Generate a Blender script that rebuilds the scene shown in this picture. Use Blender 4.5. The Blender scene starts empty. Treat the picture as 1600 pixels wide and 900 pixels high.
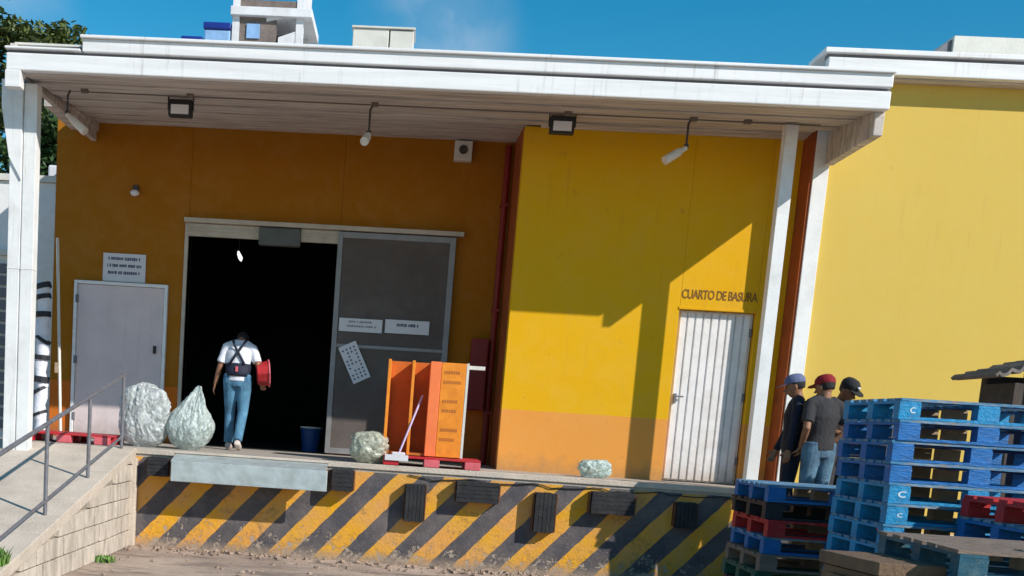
import bpy, bmesh, math, random
from mathutils import Vector, Matrix, noise, Euler
random.seed(7)
S = bpy.context.scene
C = S.collection
# ------------------------------------------------------------------ camera
F, CX, CY = 1738.09, 507.77, 889.06
yaw, pitch, roll = -.06559, -.13664, .06497
fwd = Vector((math.sin(yaw)*math.cos(pitch), math.cos(yaw)*math.cos(pitch), math.sin(pitch)))
rgt0 = Vector((math.cos(yaw), -math.sin(yaw), 0)); up0 = rgt0.cross(fwd)
rgt = math.cos(roll)*rgt0 + math.sin(roll)*up0
upv = -math.sin(roll)*rgt0 + math.cos(roll)*up0
cam = bpy.data.cameras.new('camera'); co = bpy.data.objects.new('camera', cam); C.objects.link(co)
m = Matrix.Identity(4)
for i in range(3):
    m[i][0], m[i][1], m[i][2] = rgt[i], upv[i], -fwd[i]
m.translation = (3.0509, -14.8794, 1.7385)
co.matrix_world = m
cam.sensor_width = 36; cam.lens = F/1600*36
cam.shift_x = (800-CX)/1600; cam.shift_y = (CY-450)/1600
cam.clip_start = .1; cam.clip_end = 3000
S.camera = co
# ------------------------------------------------------------------ sky and sun
SUN = Vector((1.3, -1.0, 1.10)).normalized()          # towards the sun
EXPOSURE = .10
S.view_settings.view_transform = 'Standard'; S.view_settings.look = 'None'
S.view_settings.exposure = EXPOSURE; S.view_settings.gamma = 1
W = bpy.data.worlds.new('World'); S.world = W; W.use_nodes = True
nt = W.node_tree; nt.nodes.clear(); L = nt.links
out = nt.nodes.new('ShaderNodeOutputWorld'); bg = nt.nodes.new('ShaderNodeBackground')
sky = nt.nodes.new('ShaderNodeTexSky'); sky.sky_type = 'NISHITA'; sky.sun_disc = False
sky.sun_elevation = math.asin(SUN.z); sky.sun_rotation = math.atan2(SUN.x, SUN.y)
sky.altitude = 0; sky.air_density = 1.0; sky.dust_density = .1; sky.ozone_density = 2.0
hs = nt.nodes.new('ShaderNodeHueSaturation'); hs.inputs['Saturation'].default_value = 1.5; hs.inputs['Value'].default_value = 1.10
hs.inputs['Hue'].default_value = .482
tc = nt.nodes.new('ShaderNodeTexCoord')
cl = nt.nodes.new('ShaderNodeTexNoise'); cl.inputs['Scale'].default_value = 3.2; cl.inputs['Detail'].default_value = 6
mp = nt.nodes.new('ShaderNodeMapping'); mp.inputs['Scale'].default_value = (1, 1, 2.6); mp.inputs['Location'].default_value = (.35, .1, .2)
rp = nt.nodes.new('ShaderNodeValToRGB'); rp.color_ramp.elements[0].position = .60; rp.color_ramp.elements[1].position = .95
rp.color_ramp.elements[1].color = (.55, .55, .55, 1)
mx = nt.nodes.new('ShaderNodeMix'); mx.data_type = 'RGBA'; mx.inputs[7].default_value = (6, 6.6, 7.4, 1)
L.new(tc.outputs['Generated'], mp.inputs[0]); L.new(mp.outputs[0], cl.inputs['Vector']); L.new(cl.outputs[0], rp.inputs[0])
L.new(sky.outputs[0], hs.inputs['Color']); L.new(hs.outputs[0], mx.inputs[6]); L.new(rp.outputs[0], mx.inputs[0])
# a thin cloud wisp low over the roof: distance from its direction, broken up by noise
def wisp(prev, d0, rad, amt):
    vs = nt.nodes.new('ShaderNodeVectorMath'); vs.operation = 'SUBTRACT'; vs.inputs[1].default_value = d0
    ml = nt.nodes.new('ShaderNodeVectorMath'); ml.operation = 'MULTIPLY'; ml.inputs[1].default_value = (1, 1, .75)
    nz = nt.nodes.new('ShaderNodeTexNoise'); nz.inputs['Scale'].default_value = 14; nz.inputs['Detail'].default_value = 7
    ln = nt.nodes.new('ShaderNodeVectorMath'); ln.operation = 'LENGTH'
    mr = nt.nodes.new('ShaderNodeMapRange'); mr.inputs[1].default_value = rad; mr.inputs[2].default_value = 0; mr.interpolation_type = 'SMOOTHSTEP'
    ad = nt.nodes.new('ShaderNodeMath'); ad.operation = 'MULTIPLY'; nr = nt.nodes.new('ShaderNodeMapRange')
    nr.inputs[1].default_value = .35; nr.inputs[2].default_value = .75; nr.inputs[3].default_value = .1; nr.inputs[4].default_value = amt
    L.new(tc.outputs['Generated'], vs.inputs[0]); L.new(vs.outputs[0], ml.inputs[0]); L.new(ml.outputs[0], ln.inputs[0]); L.new(ln.outputs['Value'], mr.inputs[0])
    L.new(tc.outputs['Generated'], nz.inputs['Vector']); L.new(nz.outputs[0], nr.inputs[0]); L.new(mr.outputs[0], ad.inputs[0]); L.new(nr.outputs[0], ad.inputs[1])
    m_ = nt.nodes.new('ShaderNodeMix'); m_.data_type = 'RGBA'; m_.inputs[7].default_value = (5.2, 6.0, 7.0, 1)
    L.new(ad.outputs[0], m_.inputs[0]); L.new(prev, m_.inputs[6]); return m_.outputs[2]
o_ = wisp(mx.outputs[2], (-.005, .945, .322), .075, .75)
o_ = wisp(o_, (.02, .952, .302), .06, .45)
o_ = wisp(o_, (-.33, .895, .305), .06, .5)
L.new(o_, bg.inputs[0]); bg.inputs[1].default_value = .11
L.new(bg.outputs[0], out.inputs[0])
sl = bpy.data.lights.new('sun', 'SUN'); sl.energy = 4.7; sl.angle = math.radians(.5); sl.color = (1, .95, .88)
so = bpy.data.objects.new('sun', sl); C.objects.link(so)
so.rotation_euler = SUN.to_track_quat('Z', 'Y').to_euler(); so.location = (12, -14, 20)

# ------------------------------------------------------------------ materials
def nodes_of(name):
    mt = bpy.data.materials.new(name); mt.use_nodes = True
    t = mt.node_tree; b = t.nodes['Principled BSDF']; return mt, t, b
def mixc(t, fac, a, b, mode='MIX'):
    n = t.nodes.new('ShaderNodeMix'); n.data_type = 'RGBA'; n.blend_type = mode
    for i, v in ((0, fac), (6, a), (7, b)):
        if isinstance(v, (int, float)): n.inputs[i].default_value = v
        elif isinstance(v, tuple): n.inputs[i].default_value = (*v, 1) if len(v) == 3 else v
        else: t.links.new(v, n.inputs[i])
    return n.outputs[2]
def noi(t, vec, scale, detail=5, rough=.6, dist=0):
    n = t.nodes.new('ShaderNodeTexNoise'); n.inputs['Scale'].default_value = scale
    n.inputs['Detail'].default_value = detail; n.inputs['Roughness'].default_value = rough
    n.inputs['Distortion'].default_value = dist
    t.links.new(vec, n.inputs['Vector']); return n.outputs[0]
def ramp(t, v, a, b, ca=(0, 0, 0), cb=(1, 1, 1)):
    r = t.nodes.new('ShaderNodeValToRGB'); e = r.color_ramp.elements
    e[0].position, e[1].position = a, b; e[0].color = (*ca, 1); e[1].color = (*cb, 1)
    t.links.new(v, r.inputs[0]); return r.outputs[0]
def math_(t, op, a, b=0.0, c=None):
    n = t.nodes.new('ShaderNodeMath'); n.operation = op
    for i, v in enumerate((a, b) if c is None else (a, b, c)):
        if isinstance(v, (int, float)): n.inputs[i].default_value = v
        else: t.links.new(v, n.inputs[i])
    return n.outputs[0]
def coords(t, scale=None):
    c = t.nodes.new('ShaderNodeTexCoord').outputs['Object']
    if scale:
        mpn = t.nodes.new('ShaderNodeMapping'); mpn.inputs['Scale'].default_value = scale
        t.links.new(c, mpn.inputs[0]); return mpn.outputs[0]
    return c
def bump(t, b, h, strength, dist=.02):
    n = t.nodes.new('ShaderNodeBump'); n.inputs['Strength'].default_value = strength; n.inputs['Distance'].default_value = dist
    t.links.new(h, n.inputs['Height']); t.links.new(n.outputs[0], b.inputs['Normal'])
def mat(name, col, rough=.6, var=.15, scale=6, metal=0, dirt=None, damt=.5, dscale=2.5, bmp=.2, bscale=40, stretch=None, spec=.4):
    mt, t, b = nodes_of(name); v = coords(t, stretch)
    n1 = noi(t, v, scale)
    lo = tuple(max(0, c*(1-var)) for c in col); hi = tuple(min(1, c*(1+var)) for c in col)
    c = mixc(t, ramp(t, n1, .3, .7), lo, hi)
    if dirt:
        n2 = noi(t, v, dscale, 8, .7)
        c = mixc(t, math_(t, 'MULTIPLY', ramp(t, n2, .48, .72), damt), c, dirt)
    t.links.new(c, b.inputs['Base Color'])
    b.inputs['Metallic'].default_value = metal; b.inputs['Specular IOR Level'].default_value = spec
    rr = t.nodes.new('ShaderNodeMapRange'); rr.inputs[3].default_value = max(.05, rough-.1); rr.inputs[4].default_value = min(1, rough+.12)
    t.links.new(n1, rr.inputs[0]); t.links.new(rr.outputs[0], b.inputs['Roughness'])
    if bmp: bump(t, b, noi(t, v, bscale, 4), bmp)
    return mt
M = {}
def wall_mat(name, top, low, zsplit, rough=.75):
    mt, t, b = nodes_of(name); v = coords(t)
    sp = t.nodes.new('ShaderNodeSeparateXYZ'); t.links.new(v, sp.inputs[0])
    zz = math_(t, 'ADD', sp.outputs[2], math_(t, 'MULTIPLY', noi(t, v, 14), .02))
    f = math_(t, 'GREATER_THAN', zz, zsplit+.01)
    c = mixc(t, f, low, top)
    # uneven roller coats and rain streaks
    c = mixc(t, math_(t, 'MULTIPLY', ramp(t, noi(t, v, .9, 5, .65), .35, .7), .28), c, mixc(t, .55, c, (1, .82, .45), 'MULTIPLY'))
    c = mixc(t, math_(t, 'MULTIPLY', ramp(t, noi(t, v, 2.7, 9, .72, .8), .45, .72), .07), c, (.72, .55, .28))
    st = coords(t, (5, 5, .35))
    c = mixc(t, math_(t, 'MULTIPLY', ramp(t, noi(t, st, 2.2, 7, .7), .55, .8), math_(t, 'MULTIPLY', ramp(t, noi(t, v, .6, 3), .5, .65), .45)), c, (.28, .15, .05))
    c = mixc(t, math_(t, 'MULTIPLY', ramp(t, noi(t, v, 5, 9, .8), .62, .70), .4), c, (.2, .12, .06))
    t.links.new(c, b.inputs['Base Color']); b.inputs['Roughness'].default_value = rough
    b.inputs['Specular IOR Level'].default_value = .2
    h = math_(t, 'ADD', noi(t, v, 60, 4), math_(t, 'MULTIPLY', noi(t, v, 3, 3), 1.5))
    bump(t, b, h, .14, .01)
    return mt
YEL = (.72, .39, .003); ORG = (.73, .305, .058)
M['wall'] = wall_mat('yellow_wall_paint', YEL, ORG, 1.97)
M['wall_recess'] = wall_mat('shade_darkened_wall_paint', (.34, .125, .003), (.58, .14, .012), 2.0)  # same yellow and orange walls, with the recess's shade put into the colour
M['wall_pale'] = wall_mat('glare_paled_wall', (.64, .45, .095), (.64, .42, .10), 1.0)  # glare is put into this wall colour as a paler yellow
M['wall_side'] = mat('red_brown_side_wall', (.33, .07, .012), .7, dirt=(.1, .03, .01))
M['redpipe'] = mat('dark_red_pipe', (.22, .015, .01), .5)
M['white'] = mat('white_painted_metal', (.80, .80, .80), .5, .05, 3, dirt=(.42, .40, .38), damt=.35, dscale=1.6, bmp=.08, stretch=(.3, 1, 4))
M['postwhite'] = mat('white_post_paint', (.78, .78, .77), .55, .05, 3, dirt=(.4, .37, .34), damt=.35, dscale=2.4, bmp=.1)
M['groove'] = mat('grey_gutter_metal', (.16, .16, .18), .6)
M['soffit'] = mat('weathered_soffit_board', (.56, .50, .45), .85, .3, 4, dirt=(.17, .14, .12), damt=.75, dscale=3, stretch=(.25, 4, 1))
M['concrete'] = mat('dock_concrete', (.42, .37, .32), .85, .18, 5, dirt=(.2, .17, .14), damt=.6, bmp=.5)
M['pale_concrete'] = mat('pale_ramp_concrete', (.60, .51, .42), .9, .14, 6, dirt=(.27, .22, .17), damt=.6, dscale=3, bmp=.6)
M['block'] = mat('limestone_block', (.56, .49, .41), .9, .22, 7, dirt=(.26, .21, .17), damt=.7, dscale=4, bmp=.9, bscale=25, stretch=(1, 1.6, .5))
M['mortar'] = mat('mortar', (.30, .26, .21), .95, .2, 12, bmp=.6)
M['steel'] = mat('galvanised_plate', (.50, .56, .56), .45, .14, 8, .35, dirt=(.3, .32, .3), damt=.5, dscale=5, bmp=.25, bscale=70)
M['rail'] = mat('grey_rail_paint', (.17, .17, .19), .5, .2, 14, .2, dirt=(.12, .07, .04), damt=.5, dscale=9)
M['rubber'] = mat('black_rubber', (.022, .022, .025), .85, .35, 14, dirt=(.075, .068, .06), damt=.5, dscale=5, bmp=.5)
M['rust'] = mat('rusty_steel', (.14, .055, .025), .8, .3, 12, dirt=(.05, .02, .015))
M['greydoor'] = mat('grey_door_paint', (.68, .57, .57), .55, .06, 3, dirt=(.4, .36, .36), damt=.35, dscale=2, bmp=.1)
M['screen'] = mat('dark_screen_mesh', (.105, .085, .075), .7, .12, 4, dirt=(.2, .18, .17), damt=.3, bmp=.4, bscale=150)
M['screenframe'] = mat('aluminium_door_frame', (.26, .25, .25), .5, .12, 6, .3)
M['beige'] = mat('beige_metal', (.50, .44, .36), .55, .1, 6, dirt=(.25, .2, .15), damt=.4)
M['dark'] = mat('interior_shade_dark', (.012, .012, .014), .95, .3, 2, bmp=0)  # near-black tone puts the unlit room's shade into walls and ceiling
M['darkfloor'] = mat('dark_interior_floor', (.03, .028, .026), .8, .3, 2)  # floor darkened in its colour for the same room shade
M['motor'] = mat('dark_green_grey_box', (.10, .11, .10), .6)
M['paper'] = mat('white_paper', (.66, .65, .67), .7, .04, 5, bmp=0)
M['ink'] = mat('blue_black_ink', (.10, .10, .17), .7, .2, 30, bmp=0)
M['inkgrey'] = mat('grey_print', (.27, .24, .28), .7, .2, 30, bmp=0)
M['letters'] = mat('brown_stencil_paint', (.22, .10, .012), .7, .3, 40, bmp=0)
M['doorwhite'] = mat('white_corrugated_door', (.80, .78, .77), .5, .05, 5, dirt=(.5, .42, .35), damt=.4, dscale=4, bmp=.1)
M['black'] = mat('black_plastic', (.02, .02, .022), .5)
M['lampglass'] = mat('milky_lamp_glass', (.72, .72, .74), .2, .03, 4, bmp=0)
M['lampbeige'] = mat('beige_lamp_housing', (.66, .58, .50), .5)
M['cord'] = mat('dark_conduit', (.06, .05, .05), .6)
M['orangebd'] = mat('orange_panel', (.80, .26, .02), .5, .12, 8, dirt=(.5, .12, .01), damt=.4, dscale=7, bmp=.1)
M['salmon'] = mat('salmon_orange_edge', (.86, .20, .06), .5, .08, 8, bmp=.1)
M['rackback'] = mat('shaded_orange_back_panel', (.55, .13, .012), .6, .12, 8)  # rack orange, darkened in the colour for shade inside the bays
M['orangedark'] = mat('red_brown_panel_back', (.45, .14, .02), .6, .12, 8)
M['redplastic'] = mat('red_plastic', (.52, .018, .03), .4, .15, 8, dirt=(.3, .1, .1), damt=.4, bmp=.15)
M['pinkplastic'] = mat('pink_faded_plastic', (.62, .12, .14), .5, .15, 8)
M['hose'] = mat('dark_red_cabinet', (.25, .008, .02), .45, .1)
M['bag'] = None
M['bluepaint'] = mat('blue_pallet_paint', (.006, .145, .44), .6, .22, 9, dirt=(.02, .10, .22), damt=.6, dscale=6, bmp=.5, bscale=30, stretch=(.6, 2, 2))
M['bluelight'] = mat('bright_blue_pallet_paint', (.010, .26, .52), .6, .22, 9, dirt=(.03, .14, .3), damt=.6, dscale=8, bmp=.5, bscale=30)
M['bluewear'] = mat('worn_blue_board', (.05, .22, .40), .7, .3, 12, dirt=(.42, .40, .36), damt=.75, dscale=9, bmp=.6, stretch=(.35, 3, 2))
M['wood'] = mat('raw_pallet_wood', (.42, .31, .21), .8, .2, 10, dirt=(.25, .17, .1), damt=.5, dscale=7, bmp=.5, stretch=(.3, 3, 2))
M['oldwood'] = mat('weathered_grey_wood', (.22, .165, .13), .85, .25, 10, dirt=(.14, .1, .08), damt=.6, dscale=6, bmp=.6, stretch=(.3, 3, 2))
M['pblack'] = mat('black_pallet_plastic', (.02, .022, .028), .6, .3, 8)
M['pgreen'] = mat('dark_green_pallet_paint', (.015, .10, .07), .7, .3, 8, dirt=(.1, .13, .1))
M['pred'] = mat('red_pallet_paint', (.42, .015, .02), .6, .25, 8, dirt=(.2, .05, .05))
M['teal'] = mat('teal_pallet_paint', (.010, .085, .13), .6, .25, 8, dirt=(.2, .28, .28), damt=.6)
M['stencil'] = mat('white_stencil', (.62, .74, .80), .7, .15, 20, bmp=0)
M['cardboard'] = mat('brown_cardboard', (.16, .10, .06), .85, .2, 8, dirt=(.12, .08, .05), bmp=.6)
M['brick'] = mat('grey_brown_block', (.20, .16, .14), .9, .25, 8, dirt=(.08, .06, .06), bmp=.6)
M['offwhite'] = mat('off_white_sheet_metal', (.66, .64, .58), .5, .06, 4, dirt=(.42, .39, .34), damt=.4)
M['navy'] = mat('navy_blue_plastic', (.01, .03, .22), .4)
M['lightblue'] = mat('pale_blue_plastic', (.25, .42, .68), .4)
M['tower'] = mat('white_tower_paint', (.70, .70, .72), .7, .08, 3, dirt=(.4, .36, .34), damt=.4)
M['rock'] = mat('rubble', (.34, .25, .19), .95, .35, 20, bmp=.8)
M['bark'] = mat('bark', (.10, .075, .05), .95, .3, 14, bmp=1, stretch=(1, 1, .2))
M['leaf'] = mat('dark_leaf', (.035, .075, .02), .6, .5, 3, bmp=0)
M['leaf2'] = mat('olive_leaf', (.10, .13, .035), .6, .5, 3, bmp=0)
M['weed'] = mat('weed_leaf', (.13, .24, .05), .6, .4, 6, bmp=0)
M['hutwall'] = mat('dark_brown_hut_wall', (.07, .055, .045), .8, .3, 8)
M['hutroof'] = mat('corrugated_rusty_roof', (.16, .13, .11), .7, .3, 8, dirt=(.4, .38, .38), damt=.6)
M['glassdark'] = mat('dark_window_glass', (.012, .014, .013), .12, .1, 3, bmp=0)
M['skin'] = mat('brown_skin', (.28, .13, .07), .55, .08, 20, bmp=.1, bscale=200)
M['hair'] = mat('black_hair', (.012, .010, .010), .6, .3, 60, bmp=.5, bscale=120)
M['shirtwhite'] = mat('white_cotton', (.74, .74, .80), .85, .06, 12, bmp=.5, bscale=25)
M['strap'] = mat('navy_strap', (.012, .016, .035), .7, .2, 20)
M['jeans'] = mat('washed_blue_denim', (.10, .25, .38), .9, .35, 5, dirt=(.02, .05, .13), damt=.8, dscale=6, bmp=.5, bscale=60)
M['jeans2'] = mat('grey_blue_denim', (.10, .19, .27), .9, .35, 5, dirt=(.02, .04, .09), damt=.8, dscale=6, bmp=.5, bscale=60)
M['darkcloth'] = mat('charcoal_cloth', (.035, .033, .036), .9, .3, 8, bmp=.5, bscale=30)
M['navycloth'] = mat('dark_navy_cloth', (.015, .017, .03), .9, .3, 8, bmp=.5, bscale=30)
M['browncloth'] = mat('dark_brown_cloth', (.05, .035, .032), .9, .3, 8, bmp=.5, bscale=30)
M['capred'] = mat('dark_red_cap_cloth', (.24, .010, .014), .8, .1, 20)
M['capblue'] = mat('blue_grey_cap_cloth', (.12, .14, .25), .8, .1, 20)
M['capblack'] = mat('black_cap_cloth', (.015, .015, .017), .8, .1, 20)
M['sole'] = mat('pale_shoe', (.6, .52, .48), .7)
M['bucketblue'] = mat('blue_bucket_plastic', (.01, .06, .22), .4)
def bag_mat(name, col, seed):
    mt, t, b = nodes_of(name); v = coords(t)
    vo = t.nodes.new('ShaderNodeTexVoronoi'); vo.inputs['Scale'].default_value = 11; vo.feature = 'F1'
    wv = t.nodes.new('ShaderNodeMix'); wv.data_type = 'RGBA'; wv.inputs[0].default_value = .12; t.links.new(v, wv.inputs[6])
    nn = t.nodes.new('ShaderNodeTexNoise'); nn.inputs['Scale'].default_value = 9; t.links.new(v, nn.inputs['Vector']); t.links.new(nn.outputs[1], wv.inputs[7])
    t.links.new(wv.outputs[2], vo.inputs['Vector'])
    n = noi(t, v, 10+seed, 7, .75, 1.6)
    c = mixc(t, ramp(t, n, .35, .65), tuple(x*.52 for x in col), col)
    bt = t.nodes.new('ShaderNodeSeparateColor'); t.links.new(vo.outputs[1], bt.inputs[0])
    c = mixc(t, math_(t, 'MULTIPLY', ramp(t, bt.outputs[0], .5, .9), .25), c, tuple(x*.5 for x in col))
    t.links.new(c, b.inputs['Base Color']); b.inputs['Roughness'].default_value = .2
    b.inputs['Specular IOR Level'].default_value = .8
    h = math_(t, 'ADD', noi(t, v, 20, 6, .65, 3), math_(t, 'MULTIPLY', vo.outputs[0], .6)); bump(t, b, h, .5, .02)
    tr_ = t.nodes.new('ShaderNodeBsdfTranslucent'); t.links.new(c, tr_.inputs[0])
    tp = t.nodes.new('ShaderNodeBsdfTransparent'); tp.inputs[0].default_value = (.92, .96, .94, 1)
    m1 = t.nodes.new('ShaderNodeMixShader'); m1.inputs[0].default_value = .22
    m2 = t.nodes.new('ShaderNodeMixShader'); t.links.new(math_(t, 'MULTIPLY', ramp(t, n, .45, .3, (0, 0, 0), (1, 1, 1)) if False else ramp(t, noi(t, v, 13, 5), .46, .64), .42), m2.inputs[0])
    t.links.new(b.outputs[0], m1.inputs[1]); t.links.new(tr_.outputs[0], m1.inputs[2]); t.links.new(m1.outputs[0], m2.inputs[1]); t.links.new(tp.outputs[0], m2.inputs[2])
    t.links.new(m2.outputs[0], t.nodes['Material Output'].inputs[0])
    return mt
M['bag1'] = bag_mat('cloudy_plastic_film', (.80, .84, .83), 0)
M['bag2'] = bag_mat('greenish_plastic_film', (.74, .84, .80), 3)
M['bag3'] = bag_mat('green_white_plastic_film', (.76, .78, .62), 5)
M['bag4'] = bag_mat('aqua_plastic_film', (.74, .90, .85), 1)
M['emit'] = bpy.data.materials.new('lit_bulb'); M['emit'].use_nodes = True
M['emit'].node_tree.nodes['Principled BSDF'].inputs['Emission Color'].default_value = (.9, .95, 1, 1)
M['emit'].node_tree.nodes['Principled BSDF'].inputs['Emission Strength'].default_value = 1.2

def drip(mt, amt=.45):
    t = mt.node_tree; b = t.nodes['Principled BSDF']; src = b.inputs['Base Color'].links[0].from_socket
    v = coords(t, (9, 3, .5)); v2 = coords(t)
    f = math_(t, 'MULTIPLY', ramp(t, noi(t, v, 2.0, 6, .7), .56, .72), math_(t, 'MULTIPLY', ramp(t, noi(t, v2, .8, 4), .45, .62), amt))
    t.links.new(mixc(t, f, src, (.26, .21, .17)), b.inputs['Base Color'])
def foot_grime(mt, z0, z1, col, amt):
    t = mt.node_tree; b = t.nodes['Principled BSDF']; src = b.inputs['Base Color'].links[0].from_socket; v = coords(t)
    sp = t.nodes.new('ShaderNodeSeparateXYZ'); t.links.new(v, sp.inputs[0])
    g = t.nodes.new('ShaderNodeMapRange'); g.inputs[1].default_value = z0; g.inputs[2].default_value = z1; g.inputs[3].default_value = 1; g.inputs[4].default_value = 0
    t.links.new(math_(t, 'ADD', sp.outputs[2], math_(t, 'MULTIPLY', math_(t, 'SUBTRACT', noi(t, v, 7, 7, .7), .5), .5)), g.inputs[0])
    t.links.new(mixc(t, math_(t, 'MULTIPLY', g.outputs[0], amt), src, col), b.inputs['Base Color'])
foot_grime(M['greydoor'], 1.2, 1.5, (.25, .19, .15), .6); foot_grime(M['doorwhite'], 1.2, 1.5, (.35, .26, .18), .6)
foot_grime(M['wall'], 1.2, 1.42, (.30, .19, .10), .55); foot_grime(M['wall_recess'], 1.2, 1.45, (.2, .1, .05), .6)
drip(M['white'], .55); drip(M['postwhite'], .5); drip(M['greydoor'], .3); drip(M['doorwhite'], .4)
def chipped(mt, col, th=.60):
    t = mt.node_tree; b = t.nodes['Principled BSDF']; src = b.inputs['Base Color'].links[0].from_socket
    v = coords(t, (1, 2.2, 2.2)); f = ramp(t, noi(t, v, 16, 9, .8), th, th+.035)
    t.links.new(mixc(t, math_(t, 'MULTIPLY', f, .85), src, col), b.inputs['Base Color'])
for k_ in ('bluepaint', 'bluelight', 'pred', 'teal', 'pgreen'): chipped(M[k_], (.30, .24, .18))
chipped(M['bluewear'], (.34, .28, .22), .55)
def stripe_mat():
    mt, t, b = nodes_of('hazard_striped_concrete'); v = coords(t)
    sp = t.nodes.new('ShaderNodeSeparateXYZ'); t.links.new(v, sp.inputs[0])
    X, Z = sp.outputs[0], sp.outputs[2]
    wob = math_(t, 'MULTIPLY', math_(t, 'SUBTRACT', noi(t, v, 5, 3), .5), .05)
    s = math_(t, 'ADD', math_(t, 'SUBTRACT', X, math_(t, 'MULTIPLY', Z, .9)), wob)
    ph = math_(t, 'FRACT', math_(t, 'DIVIDE', math_(t, 'ADD', s, .14+.1413+5.65), .565))
    f = math_(t, 'LESS_THAN', ph, .5)
    ylo = mixc(t, ramp(t, noi(t, v, 1.3, 3), .4, .62), (.74, .34, .07), (.76, .37, .015))
    c = mixc(t, f, (.085, .08, .09), ylo)
    # sun-bleached haze over both paints
    c = mixc(t, math_(t, 'MULTIPLY', ramp(t, noi(t, v, 3, 6, .7), .4, .75), .35), c, (.40, .32, .27))
    # chipped paint, worse near the foot of the wall
    zf = t.nodes.new('ShaderNodeMapRange'); t.links.new(Z, zf.inputs[0])
    zf.inputs[1].default_value = .05; zf.inputs[2].default_value = .55; zf.inputs[3].default_value = .15; zf.inputs[4].default_value = 0
    chip = math_(t, 'ADD', noi(t, v, 11, 9, .75), zf.outputs[0])
    c = mixc(t, ramp(t, chip, .665, .695), c, mixc(t, noi(t, v, 18, 5), (.52, .42, .33), (.30, .24, .20)))
    c = mixc(t, math_(t, 'MULTIPLY', ramp(t, noi(t, v, 3.2, 9, .8), .56, .66), .6), c, (.11, .085, .07))
    gr = t.nodes.new('ShaderNodeMapRange'); t.links.new(math_(t, 'ADD', Z, math_(t, 'MULTIPLY', noi(t, v, 6, 5), .16)), gr.inputs[0])
    gr.inputs[1].default_value = .10; gr.inputs[2].default_value = .22; gr.inputs[3].default_value = .85; gr.inputs[4].default_value = 0
    c = mixc(t, gr.outputs[0], c, (.38, .29, .22))
    t.links.new(c, b.inputs['Base Color']); b.inputs['Roughness'].default_value = .8
    b.inputs['Specular IOR Level'].default_value = .2
    h = math_(t, 'ADD', noi(t, v, 30, 6, .7), math_(t, 'MULTIPLY', ramp(t, chip, .63, .67), -.5))
    bump(t, b, h, .6, .02)
    return mt
M['stripes'] = stripe_mat()
def ground_mat():
    mt, t, b = nodes_of('dusty_yard_ground'); v = coords(t)
    n = noi(t, v, .7, 8, .65, .6)
    c = mixc(t, ramp(t, n, .38, .62), (.42, .32, .26), (.66, .52, .42))
    st = coords(t, (.6, 1.8, 1))
    c = mixc(t, ramp(t, noi(t, st, 1.6, 7, .7), .5, .6), c, (.30, .235, .195))
    c = mixc(t, math_(t, 'MULTIPLY', ramp(t, noi(t, v, 14, 8, .8), .55, .7), .5), c, (.56, .45, .36))
    t.links.new(c, b.inputs['Base Color']); b.inputs['Roughness'].default_value = .95
    b.inputs['Specular IOR Level'].default_value = .15
    bump(t, b, noi(t, v, 22, 8, .75), .9, .05)
    return mt
M['ground'] = ground_mat()

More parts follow.
